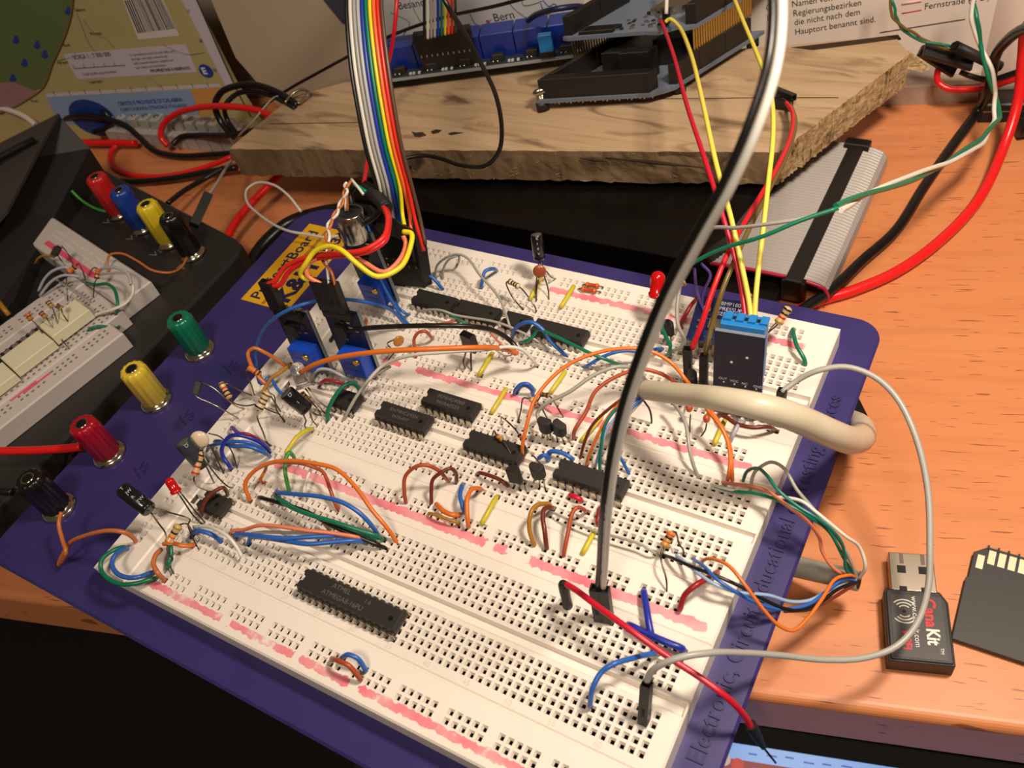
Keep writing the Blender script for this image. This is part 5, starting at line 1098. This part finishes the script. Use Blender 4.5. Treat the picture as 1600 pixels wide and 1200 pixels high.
# ================================================================ cables and leads at the back
BIG = mat('thick_black', (22, 21, 21), .3); BRD = mat('thick_red', (226, 30, 32), .28)
def cable(m_, r, s, label, name='power_cable', cat='cable', group='thick power cables', n=12, P=None):
    P = P or pts(s); o = MB().tube(P, r, n, sub=7).build(name, m_, origin=tuple(P[0])); setp(o, label, cat, group); return o
cable(BIG, 2.05, '1625,40,34 1600,45,26 1575,62,14 1555,90,0 1545,140,-12 1530,170,-24 1490,225,-27 1445,290,-29 1400,360,-29.5 1350,405,-28 1300,452,-26 1262,478,-25 1230,500,-25', 'thick black cable sweeping over the desk to the far right corner of the blue base')
cable(BRD, 2.05, '1625,20,30 1603,45,18 1598,90,6 1590,160,-10 1568,230,-22 1530,310,-28 1470,375,-29.5 1400,425,-29.5 1330,455,-29.5 1280,470,-29.5 1240,488,-29.5', 'thick red cable sweeping over the desk beside the thick black one')
for k, (c, lab) in enumerate((('white', 'white wire of the twisted pair hanging at the upper right'), ('green', 'green wire of the twisted pair hanging at the upper right'))):
    path = [(1518, -30, 30), (1521, 0, 26), (1522, 30, 20), (1532, 70, 10), (1546, 110, 2), (1556, 150, -6), (1558, 185, -10), (1535, 220, -6), (1480, 255, 6), (1420, 280, 22), (1350, 305, 42), (1310, 325, 52)]
    P = []
    for i in range((len(path)-1)*3+1):
        t = i/3; j = min(int(t), len(path)-2); u = t-j; q = [path[j][m]+(path[j+1][m]-path[j][m])*u for m in range(3)]
        ph = i*.55+k*math.pi; P.append(V(*q)+Vector((math.cos(ph), 0, math.sin(ph)))*.95)
    cable(C[c], .85, '', lab, 'twisted_wire', 'wire', 'twisted pairs at the upper right', 8, P=P)
for k, (c, lab) in enumerate((('olive', 'olive brown wire of the short twisted pair entering the black sleeves'), ('green', 'green wire of the short twisted pair entering the black sleeves'))):
    path = [(1390, -30, 30), (1393, 0, 24), (1397, 25, 18), (1412, 45, 12), (1440, 62, 6), (1480, 74, 2), (1500, 80, -2)]
    P = []
    for i in range((len(path)-1)*3+1):
        t = i/3; j = min(int(t), len(path)-2); u = t-j; q = [path[j][m]+(path[j+1][m]-path[j][m])*u for m in range(3)]
        ph = i*.7+k*math.pi; P.append(V(*q)+Vector((math.cos(ph), 0, math.sin(ph)))*.8)
    cable(C[c], .6, '', lab, 'twisted_wire', 'wire', 'twisted pairs at the upper right', 8, P=P)
root = thing('splice_sleeve', 'flat black sleeve over the twisted pair at the upper right, front one', 'cable sleeve', tuple(V(1470, 95, -17)), 'black sleeves at the upper right')
a, b = V(1444, 78, 0), V(1520, 100, -8); M = frame(a, b-a, z=Vector((0, -.6, 1))); MB().cbox((0, -3, -1.2), ((b-a).length, 3, 1.2), .5, M).build('sleeve_body', BLACK, root, bevel=.2)
a, b = V(1438, 78, -3), V(1492, 113, -14); M = frame(a, b-a, z=Vector((0, -.6, 1))); MB().cbox((0, -2.4, -1.2), ((b-a).length, 2.4, 1.0), .4, M).build('sleeve_body', SATIN, root, bevel=.2)
root = thing('splice_sleeve', 'round black sleeve lying behind the flat one at the upper right', 'cable sleeve', tuple(V(1530, 95, -19)), 'black sleeves at the upper right')
MB().tube(pts('1492,72,3 1540,95,-7 1562,104,-11'), 2.2, 16, spline=False).build('sleeve_body', HS, root); MB().tube(pts('1490,71,3.5 1492,72,3'), 1.5, 12, spline=False).build('sleeve_bore', HOLEM, root)
cable(BRD, 1.35, '1470,102,-11 1465,112,-13 1466,128,-17 1480,138,-19 1510,140,-20 1545,136,-20 1590,122,-14 1610,118,-12', 'red cable loop under the black sleeves at the upper right')
cable(BIG, 1.2, '1500,112,-12 1520,120,-14 1550,124,-16 1590,112,-11 1620,104,-8', 'black cable passing under the black sleeves at the upper right')
root = thing('black_plug', 'black plug block lying on the desk under the thick cables', 'plug', tuple(V(1560, 180, -31)))
a, b = V(1527, 192, -31.9), V(1640, 190, -31.9); M = frame(a, b-a, z=Z)
MB().cbox((0, 0, 0), ((b-a).length, 12, 9), 1, M).build('plug_body', BLACK, root, bevel=.4); MB().box((.5, -.1, 5.2), (22, 0.05, 5.6), M).build('plug_edge', TIN, root); MB().tube(pts('1590,200,-27 1620,196,-27'), 4, 14, spline=False).build('plug_neck', SATIN, root)
cable(C['black'], .75, '398,175,-18 420,160,-8 450,140,0 500,112,10 560,80,20 620,52,30 690,28,40 780,8,52 860,-14,60', 'thin black wire rising right across the covers behind the ribbon', 'thin_wire', 'wire', 'thin black wires at the back')
cable(C['black'], .85, '680,-30,90 700,10,84 722,45,74 752,100,60 775,150,46 784,200,34 780,235,26 760,258,20 720,258,16 690,248,14 660,243,14 630,250,14 640,262,14', 'thin black wire looping in front of the plank', 'thin_wire', 'wire', 'thin black wires at the back')
cable(C['red'], .9, '622,-30,60 620,0,56 617,40,48 610,85,36 600,120,26 590,180,18 575,250,16 568,290,22', 'thin red wire hanging behind the rainbow ribbon', 'thin_wire', 'wire', 'thin coloured wires at the back')
cable(BIG, 3.2, '380,470,-28 388,425,-26 410,385,-24 450,350,-22 500,333,-20 560,325,-18 620,322,-17 680,331,-18 740,348,-20 810,362,-22 900,378,-25 1000,400,-28 1080,420,-29', 'glossy thick black cable lying along the far side of the blue base')
cable(BRD, 1.95, '332,500,-29 335,450,-28 342,410,-26 356,370,-24 375,338,-22 410,300,-20 440,270,-18', 'thick red cable arching between the two trainers')
cable(C['white'], .6, '470,330,-8 450,305,-6 425,288,-6 400,286,-7 386,296,-8 386,315,-8 405,335,-6 430,352,-4 455,362,-2 480,366,-2 508,371,0 530,368,2 550,362,4', 'thin white wire curling from behind the plank over the yellow label', 'thin_wire', 'wire', 'thin coloured wires at the back')
cable(BRD, 1.9, '118,222,-26 150,223,-27 190,223,-27 212,224,-27', 'short red cable end at the left end of the clear terminal row')
cable(BRD, 1.4, '188,222,-28 175,235,-29 173,252,-30 190,268,-30 230,276,-30 280,272,-28 330,258,-26 362,245,-24', 'red cable curving on the desk behind the left binding posts')
cable(BRD, 1.7, '262,228,-26 252,215,-22 255,195,-16 275,178,-10 310,168,-4 350,166,0 400,172,2 436,186,2', 'red cable arching over the clear terminal row to the plank')
cable(BIG, 1.7, '100,186,-18 125,180,-14 160,184,-16 195,196,-20 215,212,-24 240,235,-28 280,244,-29 330,242,-28 365,240,-26', 'black cable snaking below the clear terminal row')
cable(BIG, 1.5, '146,207,-24 165,200,-22 172,188,-18 165,176,-14 150,172,-14 138,180,-16', 'small black cable loop in front of the road map')
cable(BIG, 1.7, '270,226,-26 282,215,-24 310,212,-22 340,212,-18 380,208,-12 430,196,-6 450,190,2', 'dark cable running right from the clear terminal row')
cable(BIG, 1.7, '366,215,-16 345,190,-10 336,165,-2 345,145,4 370,134,8 400,133,10 435,145,8 466,165,6', 'outer black cable loop at the left end of the plank')
cable(BIG, 1.3, '372,212,-14 354,185,-8 352,165,0 370,147,4 395,143,6 425,150,6 462,170,6', 'inner black cable loop at the left end of the plank')
cable(C['grey'], .5, '372,213,-10 395,190,0 425,155,6 440,148,8', 'thin dark wire leaning over the black loops', 'thin_wire', 'wire', 'thin coloured wires at the back')
cable(TIN, .7, '446,160,8 456,148,9 470,140,10 482,144,9 478,152,8 465,162,8', 'bent bare wire hook at the left end of the plank', 'wire_hook', 'wire', None)
cable(mat('white_cord', (214, 208, 204), .35), 1.6, '-20,168,-8 0,169,-8 20,174,-9 40,183,-11 56,195,-14', 'white cord behind the black box at the far left edge')
cable(BIG, 1.7, '110,265,-22 150,278,-26 200,284,-28 260,280,-28 330,268,-27 370,262,-26', 'lower black cable on the desk behind the left binding posts')
w = cable(C['grey'], .75, '362,250,-14 350,268,-10 338,288,-6 325,306,-4', 'grey test lead running down into a black plug beside the left posts', 'test_lead', 'wire', None)
w['o'] = list(V(362, 250, -14)); a, b = V(325, 304, -4), V(303, 352, -8); housing_geo(axis(b, a), (a-b).length, w=4.2, d=4.2).build('plug_housing', [BLACK, HOLEM], w)
cable(BIG, 1.4, '262,318,-20 285,300,-22 315,282,-26 350,262,-26', 'short black lead between black left post and plank')
cable(BRD, 1.6, '-20,706,-2 0,705,-3 50,704,-4 100,701,-4 128,698,-4', 'red test lead entering the dark red post from the left edge')
cable(BIG, 2.4, '130,690,-14 105,705,-18 92,735,-22 88,770,-26 95,800,-29', 'thick black cable curving behind the red and black posts')
cable(BIG, 1.5, '-20,766,-2 0,767,-3 20,769,-4', 'black test lead entering the black post from the left edge')
cable(BIG, 1.3, '145,568,-24 165,569,-24 185,570,-22 200,572,-20', 'short black lead beside the yellow post')
cable(C['darkred'], .6, '285,528,-30 262,540,-30 250,558,-30 243,578,-29', 'thin dark red wire on the desk between yellow and green posts', 'thin_wire', 'wire', 'thin coloured wires at the back')
cable(BIG, 1.6, '200,640,-28 178,650,-29 165,658,-29', 'black cable end showing between yellow and red posts')
root = thing('black_wedge', 'small black wedge showing behind the bend of the beige cable', 'clip', tuple(V(1345, 660, -31)))
a = V(1338, 636, -31.8); b = V(1356, 672, -31.8); MB().prism([(a.x, a.y), (b.x, b.y), (b.x-6, b.y+1), (a.x-8, a.y+2)], -31.9, -26).build('clip_body', SATIN, root)
# clear terminal blocks
CLRT = mat('clear_plastic', (226, 220, 216), .25, trans=.45, noise=.1)
root = thing('terminal_row', 'row of clear plastic screw terminals lying below the road map', 'terminal block', tuple(V(270, 225, -31)))
a, b = V(176, 222, -31.8), V(372, 238, -31.8); M = frame(a, b-a, z=Z); L = (b-a).length
for k in range(11):
    x = k*L/11; MB().cbox((x+.4, -1, 0), (x+L/11-.4, 15, 9), .8, M).cbox((x+1.5, 3, 9), (x+L/11-1.5, 10.5, 15), .6, M).build('terminal_segment', CLRT, root)
    MB().lathe([(1.8, 0), (1.8, .5)], M @ Matrix.Translation((x+L/22, 7, 15)), 12).build('terminal_screw', TIN, root)

# ================================================================ grey flat ribbon with black clamp
root = thing('flat_ribbon_cable', 'grey flat ribbon cable with black clamp bar coming out under the plank', 'ribbon cable', tuple(V(1290, 330, -20)))
p1, p2 = V(1242, 436, -20), V(1341, 226, -20); a_ = (p2-p1); L = a_.length; a_.normalize(); bdir = Vector((-a_.y, a_.x, 0)); bdir = bdir if bdir.x < 0 else -bdir
GR = mat('ribbon_grey', (166, 160, 156), .4); REDS = mat('ribbon_red_edge', (176, 30, 64), .4)
NW = 48; mb = MB(); prof = []
st = [(-12.5, -7.5), (-12.0, -4.2), (-10.5, -2.0), (-7, -.8), (-3, -.2), (0, 0), (6, .1), (20, 0), (34, -1)]
sN = 6
for (s_, dz) in st:
    for k in range(NW*sN+1):
        u_ = k/sN; prof.append(p1+a_*(u_*L/NW)+bdir*s_+Z*(dz+.62*abs(math.sin(math.pi*u_)))-a_*(max(s_, 0)*.0))
nn = NW*sN+1
fs = [(j*nn+k, j*nn+k+1, (j+1)*nn+k+1, (j+1)*nn+k) for j in range(len(st)-1) for k in range(nn-1)]
mb.add(prof, fs, 0, False)
low = [q-Z*1.1 for q in prof]; mb.add(low, [f[::-1] for f in fs], 0, False)
mb.build('ribbon', GR, root)
MB().tube([p1+bdir*s_+Z*(dz+.2) for s_, dz in st], .75, 8, sub=3).build('red_edge_strand', REDS, root, label='dark red edge strand')
MB().cbox((-2.5, -3.1, -6.5), (L+2.5, 3.1, 1.6), .5, frame(p1, a_, z=Z)).build('clamp_bar', BLACK, root, label='black clamp bar')
MB().cbox((-3.5, -5, -7), (1.2, 5, 2.4), .5, frame(p2+Z*0, a_, z=Z)).build('clamp_end', SATIN, root)
MB().cbox((-2.5, -4.4, -9), (0.4, 4.4, .8), .4, frame(p1, a_, z=Z)).build('clamp_end', SATIN, root)

# ================================================================ usb stick and memory card
root = thing('usb_stick', 'black wireless usb stick with silver plug and printed lettering', 'usb stick', tuple(V(1430, 960, -32)))
a, b = V(1380, 1000, -25), V(1375, 912, -25); yv = V(1378, 880, -25)-V(1389, 1028, -25); yv.normalize(); 
o_ = V(1389, 1030, -25); xv = Vector((yv.y, -yv.x, 0)); M = frame(o_, xv, z=Z); MH = Matrix.Translation((0, 0, -6.9))
wq, lq = 16.6, 21.5
bm = MB(); ch = [(0, 0), (wq, 0), (wq, lq-3), (wq-1.8, lq), (1.8*.3, lq), (0, lq-1)]
bm.prism(ch, -6.9, -.6, M=M); bm.prism([(x*.94+.5, y*.96+.4) for x, y in ch], -.6, 0, M=M)
bm.build('stick_body', BLACK, root, bevel=.35)
MB().prism([(1.6, 1.0), (wq-1.8, 1.0), (wq-1.8, lq-2), (1.6, lq-2)], 0, .12, M=M).build('stick_label', mat('label_charcoal', (52, 48, 48), .45), root)
MB().cbox((2.2, lq, -5.8), (14.2, lq+12.2, -1.3), .15, M).build('usb_plug', mat('plug_steel', (186, 174, 158), .32, 1), root, bevel=.1, label='silver usb plug')
for x in (4.2, 9.9):
    MB().box((x, lq+5.6, -1.32), (x+2.3, lq+8.0, -1.27), M).build('plug_slot', HOLEM, root)
    MB().box((x+.8, lq+8.6, -1.32), (x+1.9, lq+12, -1.28), M).build('plug_groove', mat('groove_grey', (110, 100, 88), .4, .8), root)
    MB().box((x+.2, lq+.2, -1.32), (x+2.2, lq+1.4, -1.27), M).build('plug_slot', HOLEM, root)
PW = mat('print_light', (226, 220, 212), .5); PR = mat('print_red', (200, 30, 40), .5)
def st_(s, x, y, size, m_, xs=1.0, bold=0): text('stick_lettering', s, size, M @ Matrix.Translation((x, y, .14)) @ Matrix.Rotation(-math.pi/2, 4, 'Z'), m_, root, ext=.01, xs=xs, bold=bold)
st_('www.canakit.com', 7.0, lq-2.3, 2.15, PW, xs=.98); st_('Cana', 10.2, lq-2.6, 4.2, PR, bold=.12); st_('Kit', 10.2, lq-11.6, 4.6, PW, xs=.85, bold=.14); st_('TM', 13.1, lq-17, 1.3, PW); st_('WiFi', 4.0, lq-12.5, 3.0, PR, bold=.1)
for s_ in (1, -1):
    for rr in (1.7, 2.6, 3.5):
        c_ = Vector((4.9, lq-7.1, .14)); P = [M@(c_+Vector((rr*math.sin(t)*1.0, s_*rr*math.cos(t), 0))) for t in [math.radians(-48+96*k/10) for k in range(11)]]
        MB().tube(P, .25, 5, spline=False).build('radio_wave_mark', PW, root)
MB().lathe([(.45, 0), (.45, .05)], M @ Matrix.Translation((4.9, lq-7.1, .13)), 14).build('indicator_hole', HOLEM, root)
root = thing('memory_card', 'black memory card with golden contacts at the right edge of the desk', 'memory card', tuple(V(1560, 940, -32)))
o_ = V(1487, 997, -29.9); yv = V(1518, 862, -29.9)-o_; hl = yv.length; yv.normalize(); xv = Vector((yv.y, -yv.x, 0)); M = frame(o_, xv, z=Z)
MB().prism([(0, 0), (24, 0), (24, 32), (4.0, 32), (.6, 29), (.6, 20.5), (0, 20), ], -1.95, 0, M=M).build('card_body', mat('card_black', (44, 41, 40), .5, bump=.05, nscale=2000), root, bevel=.2)
for k in range(8):
    x = 1.6+k*2.65; y = 31 if k else 28.6
    MB().box((x+.2, y-4.6, 0), (x+2.05, y, .04), M).build('contact', mat('contact_glint', (244, 232, 196), .3, .25), root)  # gold contacts with their bright reflection put into the pale colour
    MB().box((x+2.2, 31, -.4), (x+2.7, 32.5, .25), M).build('contact_rib', BLACK, root)

# ================================================================ second trainer at the left
TZ = -12.0
def q_(x, y, z=TZ): p = V(x, y, z); return (p.x, p.y)
tr = thing('black_trainer', 'black breadboard trainer base at the far left with white letters beside its posts', 'electronics board', tuple(V(200, 450, -32)))
poly = [q_(368, 372), q_(379, 382), q_(372, 398), q_(0, 792), q_(-240, 1045), (-380, -60), (-380, 95), q_(80, 250), q_(120, 243)]
MB().prism(poly, -27, TZ).build('trainer_base', mat('trainer_black', (44, 42, 42), .42, noise=.3, nscale=90, bump=.05), tr, bevel=1.2)
for x, y in ((-108, 92), (-104, -20), (-180, 110)): MB().lathe([(5, -32), (5, -26.9)], Matrix.Translation((x, y, 0)), 16).build('rubber_foot', BLACK, tr)
for x, y, s in ((166, 352, 'Vc'), (203, 378, 'Vb'), (240, 403, 'Va'), (283, 424, 'T')):
    text('printed_letter', s, 6, frame(V(x, y, TZ+.05), (.2, 1, 0), z=Z), SILK if 0 else mat('letter_grey', (120, 116, 110), .6), tr, ext=.02)
for (x, y, k, lab) in ((-173, 105.5, 'bred', 'bright red binding post at the back left beside the black box'), (-151, 100.5, 'blue', 'blue binding post between red and yellow posts at the back left'), (-128.5, 96, 'byel', 'yellow binding post between blue and black posts at the back left'), (-110.5, 92.5, 'black', 'black binding post on the black trainer with copper coloured wire')):
    post(x, y, TZ, KN[k], lab, h=22, r=5.0, tilt=(-.06, .02))
wb = mat('trainer_board_white', (206, 198, 194), .5, noise=.05)
A_ = V(192, 520, -3.5); B_ = V(0, 669, -3.5); d1 = (B_-A_).normalized(); d2 = Vector((-d1.y, d1.x, 0)); d2 = d2 if d2.x < 0 else -d2
M = frame(A_, d1, z=Z)
sgn = -1 if (M.to_3x3() @ Vector((0, 1, 0))).dot(d2) < 0 else 1
def lb(x0, x1, y0, y1, z0, z1, name, m_, parent, c=.5, label=None, bevel=0):
    yy = sorted((sgn*y0, sgn*y1)); return MB().cbox((x0, yy[0], z0), (x1, yy[1], z1), c, M).build(name, m_, parent, label=label, bevel=bevel)
def lb_strip(x0, x1, y0, y1, label, rows, nc, g='white strips on the black trainer', pink=()):
    s_ = thing('terminal_strip', label, 'breadboard', tuple(M@Vector(((x0+x1)/2, sgn*(y0+y1)/2, -8))), g)
    lb(x0, x1, y0, y1, -8.2, 0, 'strip_body', wb, s_, .6)
    mb = MB()
    for c_ in range(nc):
        for r__ in rows:
            if (len(rows) == 2 and c_ % 6 == 5): continue
            x = x0+4+c_*P_; y = sgn*(y0+r__); mb.box((x-.55, y-.55, -.02), (x+.55, y+.55, .012), M)
    mb.build('holes', mat('hole_pale', (120, 112, 108), .6), s_)
    for (a, b, y) in pink: MB().box((a, sgn*y-.6, 0), (b, sgn*y+.6, .03), M).build('marker_line', PINK, s_)
    return s_
lb_strip(0, 175, 0, 12, 'nearest white power rail on the black trainer with short pink marks', (6.0, 8.5), 66, pink=((36, 48, 9.8), (62, 65, 9.8), (90, 94, 9.8)))
lb_strip(-7.5, 172, 12.2, 46, 'white strip on the black trainer under the long socket with tan parts', tuple(2.5+k*P_ for k in range(5))+tuple(18+k*P_ for k in range(5)), 64)
lb_strip(-7.5, 172, 46.2, 58, 'narrow white rail on the black trainer half under the black box', (4.0, 6.5), 64, pink=((30, 42, 8.6),))
far = thing('terminal_strip', 'white rail lying crosswise at the far end of the black trainer with pink line', 'breadboard', tuple(V(150, 390, -5)), 'white strips on the black trainer')
lb(-25, -8, 17, 112, -8.2, 0, 'strip_body', wb, far, .6)
a, b = V(72, 378, -3.48), V(148, 432, -3.48); MB().box((0, -1.3, 0), ((b-a).length, 1.3, .05), frame(a, b-a, z=Z)).build('marker_line', PINK, far)
for j, (p_, q__) in enumerate((((88, 360), (165, 412)), ((82, 366), (158, 420)))):
    a, b = V(*p_, -3.48), V(*q__, -3.48); mb = MB(); n = 22
    for k in range(n):
        if k % 6 == 5: continue
        mb.box((-.45, -.45, 0), (.45, .45, .03), frame(a.lerp(b, k/n), b-a, z=Z))
    mb.build('holes', mat('hole_light', (226, 220, 214), .6), far)
# long socket with cream covers
sk = thing('test_socket', 'long black pin socket with cream covers on the black trainer', 'socket', tuple(V(60, 500, -2)))
lb(4, 110, 27, 35, .2, 3.4, 'socket_frame', CHIP, sk, .2)
for k in range(26): lb(6+k*4.0, 8.6+k*4.0, 32.2, 34.4, 3.38, 3.46, 'socket_hole', mat('socket_grey', (120, 112, 104), .5), sk, .02)
lb(2, 20, 18, 30.5, 1.5, 6.2, 'socket_cover', mat('cover_ivory', (232, 226, 196), .5), sk, .3); lb(20.6, 39, 17, 29.5, 1.0, 5.4, 'socket_cover', mat('cover_ivory', (232, 226, 196), .5), sk, .3); lb(39.6, 110, 15, 27.5, 1.0, 4.8, 'socket_cover', mat('cover_ivory', (232, 226, 196), .5), sk, .3)
# small parts standing on the left trainer
resistor((42, 490, 8), (49, 500, 6), None, '54,504,5 66,520,2 84,550,-3', 'orange ended resistor leftmost on the cream covers of the black trainer', r=1.0, body='orange', bands='ong')
resistor((63, 488, 8), (72, 496, 6), None, '76,502,5 88,520,1 108,545,-3', 'resistor second from left on the cream covers of the black trainer', r=1.0, body='orange', bands='nng')
resistor((74, 471, 9), (82, 480, 7), None, '84,486,6 92,510,2 100,532,-3', 'resistor third from left on the cream covers of the black trainer', r=1.0, body='tan', bands='nng')
resistor((88, 477, 9), (96, 482, 7), None, '98,490,6 108,505,2 120,522,-3', 'resistor rightmost on the cream covers of the black trainer', r=1.0, body='tan', bands='nng')
resistor((107, 425, 6), (118, 416, 7), '104,432,4 106,470,-3', '122,412,6 128,420,2 134,438,-3', 'orange resistor above the pink line of the black trainer', r=1.1, body='orange', bands='oot')if 0 else resistor((107, 425, 6), (118, 416, 7), '104,432,4 106,470,-3', '122,412,6 128,420,2 134,438,-3', 'orange resistor above the pink line of the black trainer', r=1.1, body='orange', bands='ook')
resistor((153, 420, 6), (151, 436, 3), '148,418,5 140,425,-3', '148,442,2 146,465,-3', 'striped resistor standing near the right corner of the black trainer strips', r=1.0, body='orange', bands='onk')
root = thing('thermal_sensor', 'tiny black part on two long leads over the black trainer strips', 'sensor', tuple(V(91, 388, 6)))
MB().cbox((-1.6, -1.2, -2.2), (1.6, 1.2, 2.2), .3, axis(V(88, 392, 6), V(93, 382, 8))).build('sensor_body', CHIP, root)
MB().tube(pts('88,396,6 98,410,4 110,424,0 118,430,-3'), .25, 6).build('lead', LEAD, root); MB().tube(pts('96,384,7 106,396,5 112,408,1 116,418,-3'), .25, 6).build('lead', LEAD, root)
for c, r, s, lab in (('green', .7, '135,442,-3 150,445,1 168,444,3 180,455,3 184,480,0 180,497,-6 187,505,-10 180,513,-6 160,510,-3 145,512,-2 137,518,-4', 'green wire curling over the end of the black trainer strips'),
    ('white', .7, '208,445,2 207,460,0 195,475,0 175,484,0 150,492,-2 135,505,-4', 'white wire at the right end of the black trainer strips'),
    ('tan', .5, '170,424,-3 168,408,0 172,398,2 190,396,2 215,408,1 240,423,0 265,426,-2 283,418,-6 292,402,-8', 'copper coloured wire running to the black post of the black trainer'),
    ('light_grey', .7, '150,430,-3 160,420,3 180,418,5 200,428,4 205,445,2', 'grey wire arch at the corner of the black trainer strips'),
    ('light_grey', .6, '60,455,-2 70,435,3 85,422,6 105,418,6 120,430,2', 'grey wire arch left of the orange resistor on the black trainer'),
    ('light_grey', .6, '62,462,-2 80,440,3 100,430,5 125,432,3', 'lower grey wire arch on the black trainer'),
    ('mustard', .55, '55,412,-2 62,402,2 75,399,3 86,402,1', 'thin ochre wire near the black box'),
    ('lime', .7, '112,298,0 122,308,-3 135,318,-6 155,328,-9 175,332,-11', 'green wire coming from under the black box'),
    ('mustard', 1.1, '-2,472,3 8,485,1 14,492,-1', 'mustard coloured link at the far left edge'),
    ('grey', .45, '84,434,0 110,452,1 140,472,-2', 'thin grey lead crossing the black trainer strips')):
    wire(c, r, s, lab, ends='00', group='wires on the black trainer')
# black box on top
bx = thing('black_box', 'large dark plastic box with a slot standing on the black trainer at upper left', 'case', tuple(V(60, 330, -8)))
BOXM = mat('box_black', (36, 34, 36), .5, noise=.15, nscale=60)
zt, zb2 = 22.0, -11.5
a, b = V(90, 180, zt), V(136, 232, zt)
top = [V(90, 178, zt), V(140, 236, 6), V(86, 342, -3), V(42, 470, -3), V(-60, 520, -3), V(-60, 300, zt)]
TL = V(-60, 296, zt); 
# faces: lid (light) and front (dark)
r0, r1 = V(90, 178, 20), V(-70, 270, 20)         # rear upper ridge
m0, m1 = V(60, 230, 18), V(-70, 440, 18)
f0, f1 = V(138, 232, 4), V(86, 342, -4)
dn = lambda p: Vector((p.x, p.y, -11.9))
mb = MB()
Vs = [V(90, 178, 20), V(140, 232, 4), V(82, 345, -4), V(50, 400, -5), V(22, 470, -5), V(-60, 560, -5), V(-90, 560, 6), V(-90, 270, 20), V(0, 440, 8)]
lo_ = [dn(v) for v in Vs[:8]]
vs = Vs[:8]+lo_
mb.add(vs, [(0, 7, 6, 5, 4, 3, 2, 1), (8, 9, 10, 11, 12, 13, 14, 15)]+[(i, (i+1) % 8, 8+(i+1) % 8, 8+i) for i in range(8)])
mb.build('box_body', BOXM, bx)
rA, rB = V(92, 177, 21), V(-90, 268, 21); sA, sB = V(70, 216, 18.5), V(-90, 440, 9)
mb = MB(); mb.add([rA, rB, sB, V(10, 330, 12), sA, rA-Z*1.5, rB-Z*1.5, sB-Z*1.5, V(10, 330, 12)-Z*1.5, sA-Z*1.5], [(0, 1, 2, 3, 4), (9, 8, 7, 6, 5), (0, 4, 9, 5), (4, 3, 8, 9), (3, 2, 7, 8), (1, 0, 5, 6), (2, 1, 6, 7)]); mb.build('box_lid', mat('box_grey', (62, 58, 56), .5), bx)
MB().tube(pts('-40,268,22 0,246,21.5 30,230,21 54,218,20.5'), 1.6, 6, spline=False).build('box_slot', HOLEM, bx)

# ================================================================ pieces that belong to one part of a thing
def nest(child, part):
    for o in list(bpy.data.objects):
        if o.parent is None or o.name.split('.')[0] != child: continue
        c = [q for q in o.parent.children if q.name.split('.')[0] == part and q is not o]
        if c and o.parent.parent is None: o.parent = c[0]
for ch, pa in (('trimmer_line', 'trimmer'), ('trimmer_screw', 'trimmer'), ('label_lettering', 'maker_label'), ('label_line', 'maker_label'), ('plug_slot', 'usb_plug'), ('plug_groove', 'usb_plug'),
    ('stick_lettering', 'stick_label'), ('radio_wave_mark', 'stick_label'), ('indicator_hole', 'stick_label'), ('screen_icon', 'display'), ('dock', 'display'), ('menu_word', 'display'),
    ('vent_slot', 'sensor_case'), ('microphone_felt', 'microphone_can'), ('board_edge', 'circuit_board'), ('board_lettering', 'circuit_board'), ('solder_joint', 'circuit_board'), ('chip_marking', 'chip_body'), ('mould_mark', 'chip_body'),
    ('colour_band', 'resistor_body'), ('sleeve_print', 'sleeve'), ('socket_rim', 'knob'), ('socket_hole', 'knob'), ('sheath_bore', 'sheath'), ('jumper_cap', 'pin_header'), ('barcode_bar', 'barcode_label'),
    ('plug_pin', 'plug_housing'), ('led_cup', 'lens'), ('socket_holes', 'pin_socket'), ('contact_rib', 'card_body'), ('contact', 'card_body'), ('terminal_screw', 'terminal_segment')): nest(ch, pa)
bpy.context.view_layer.update()
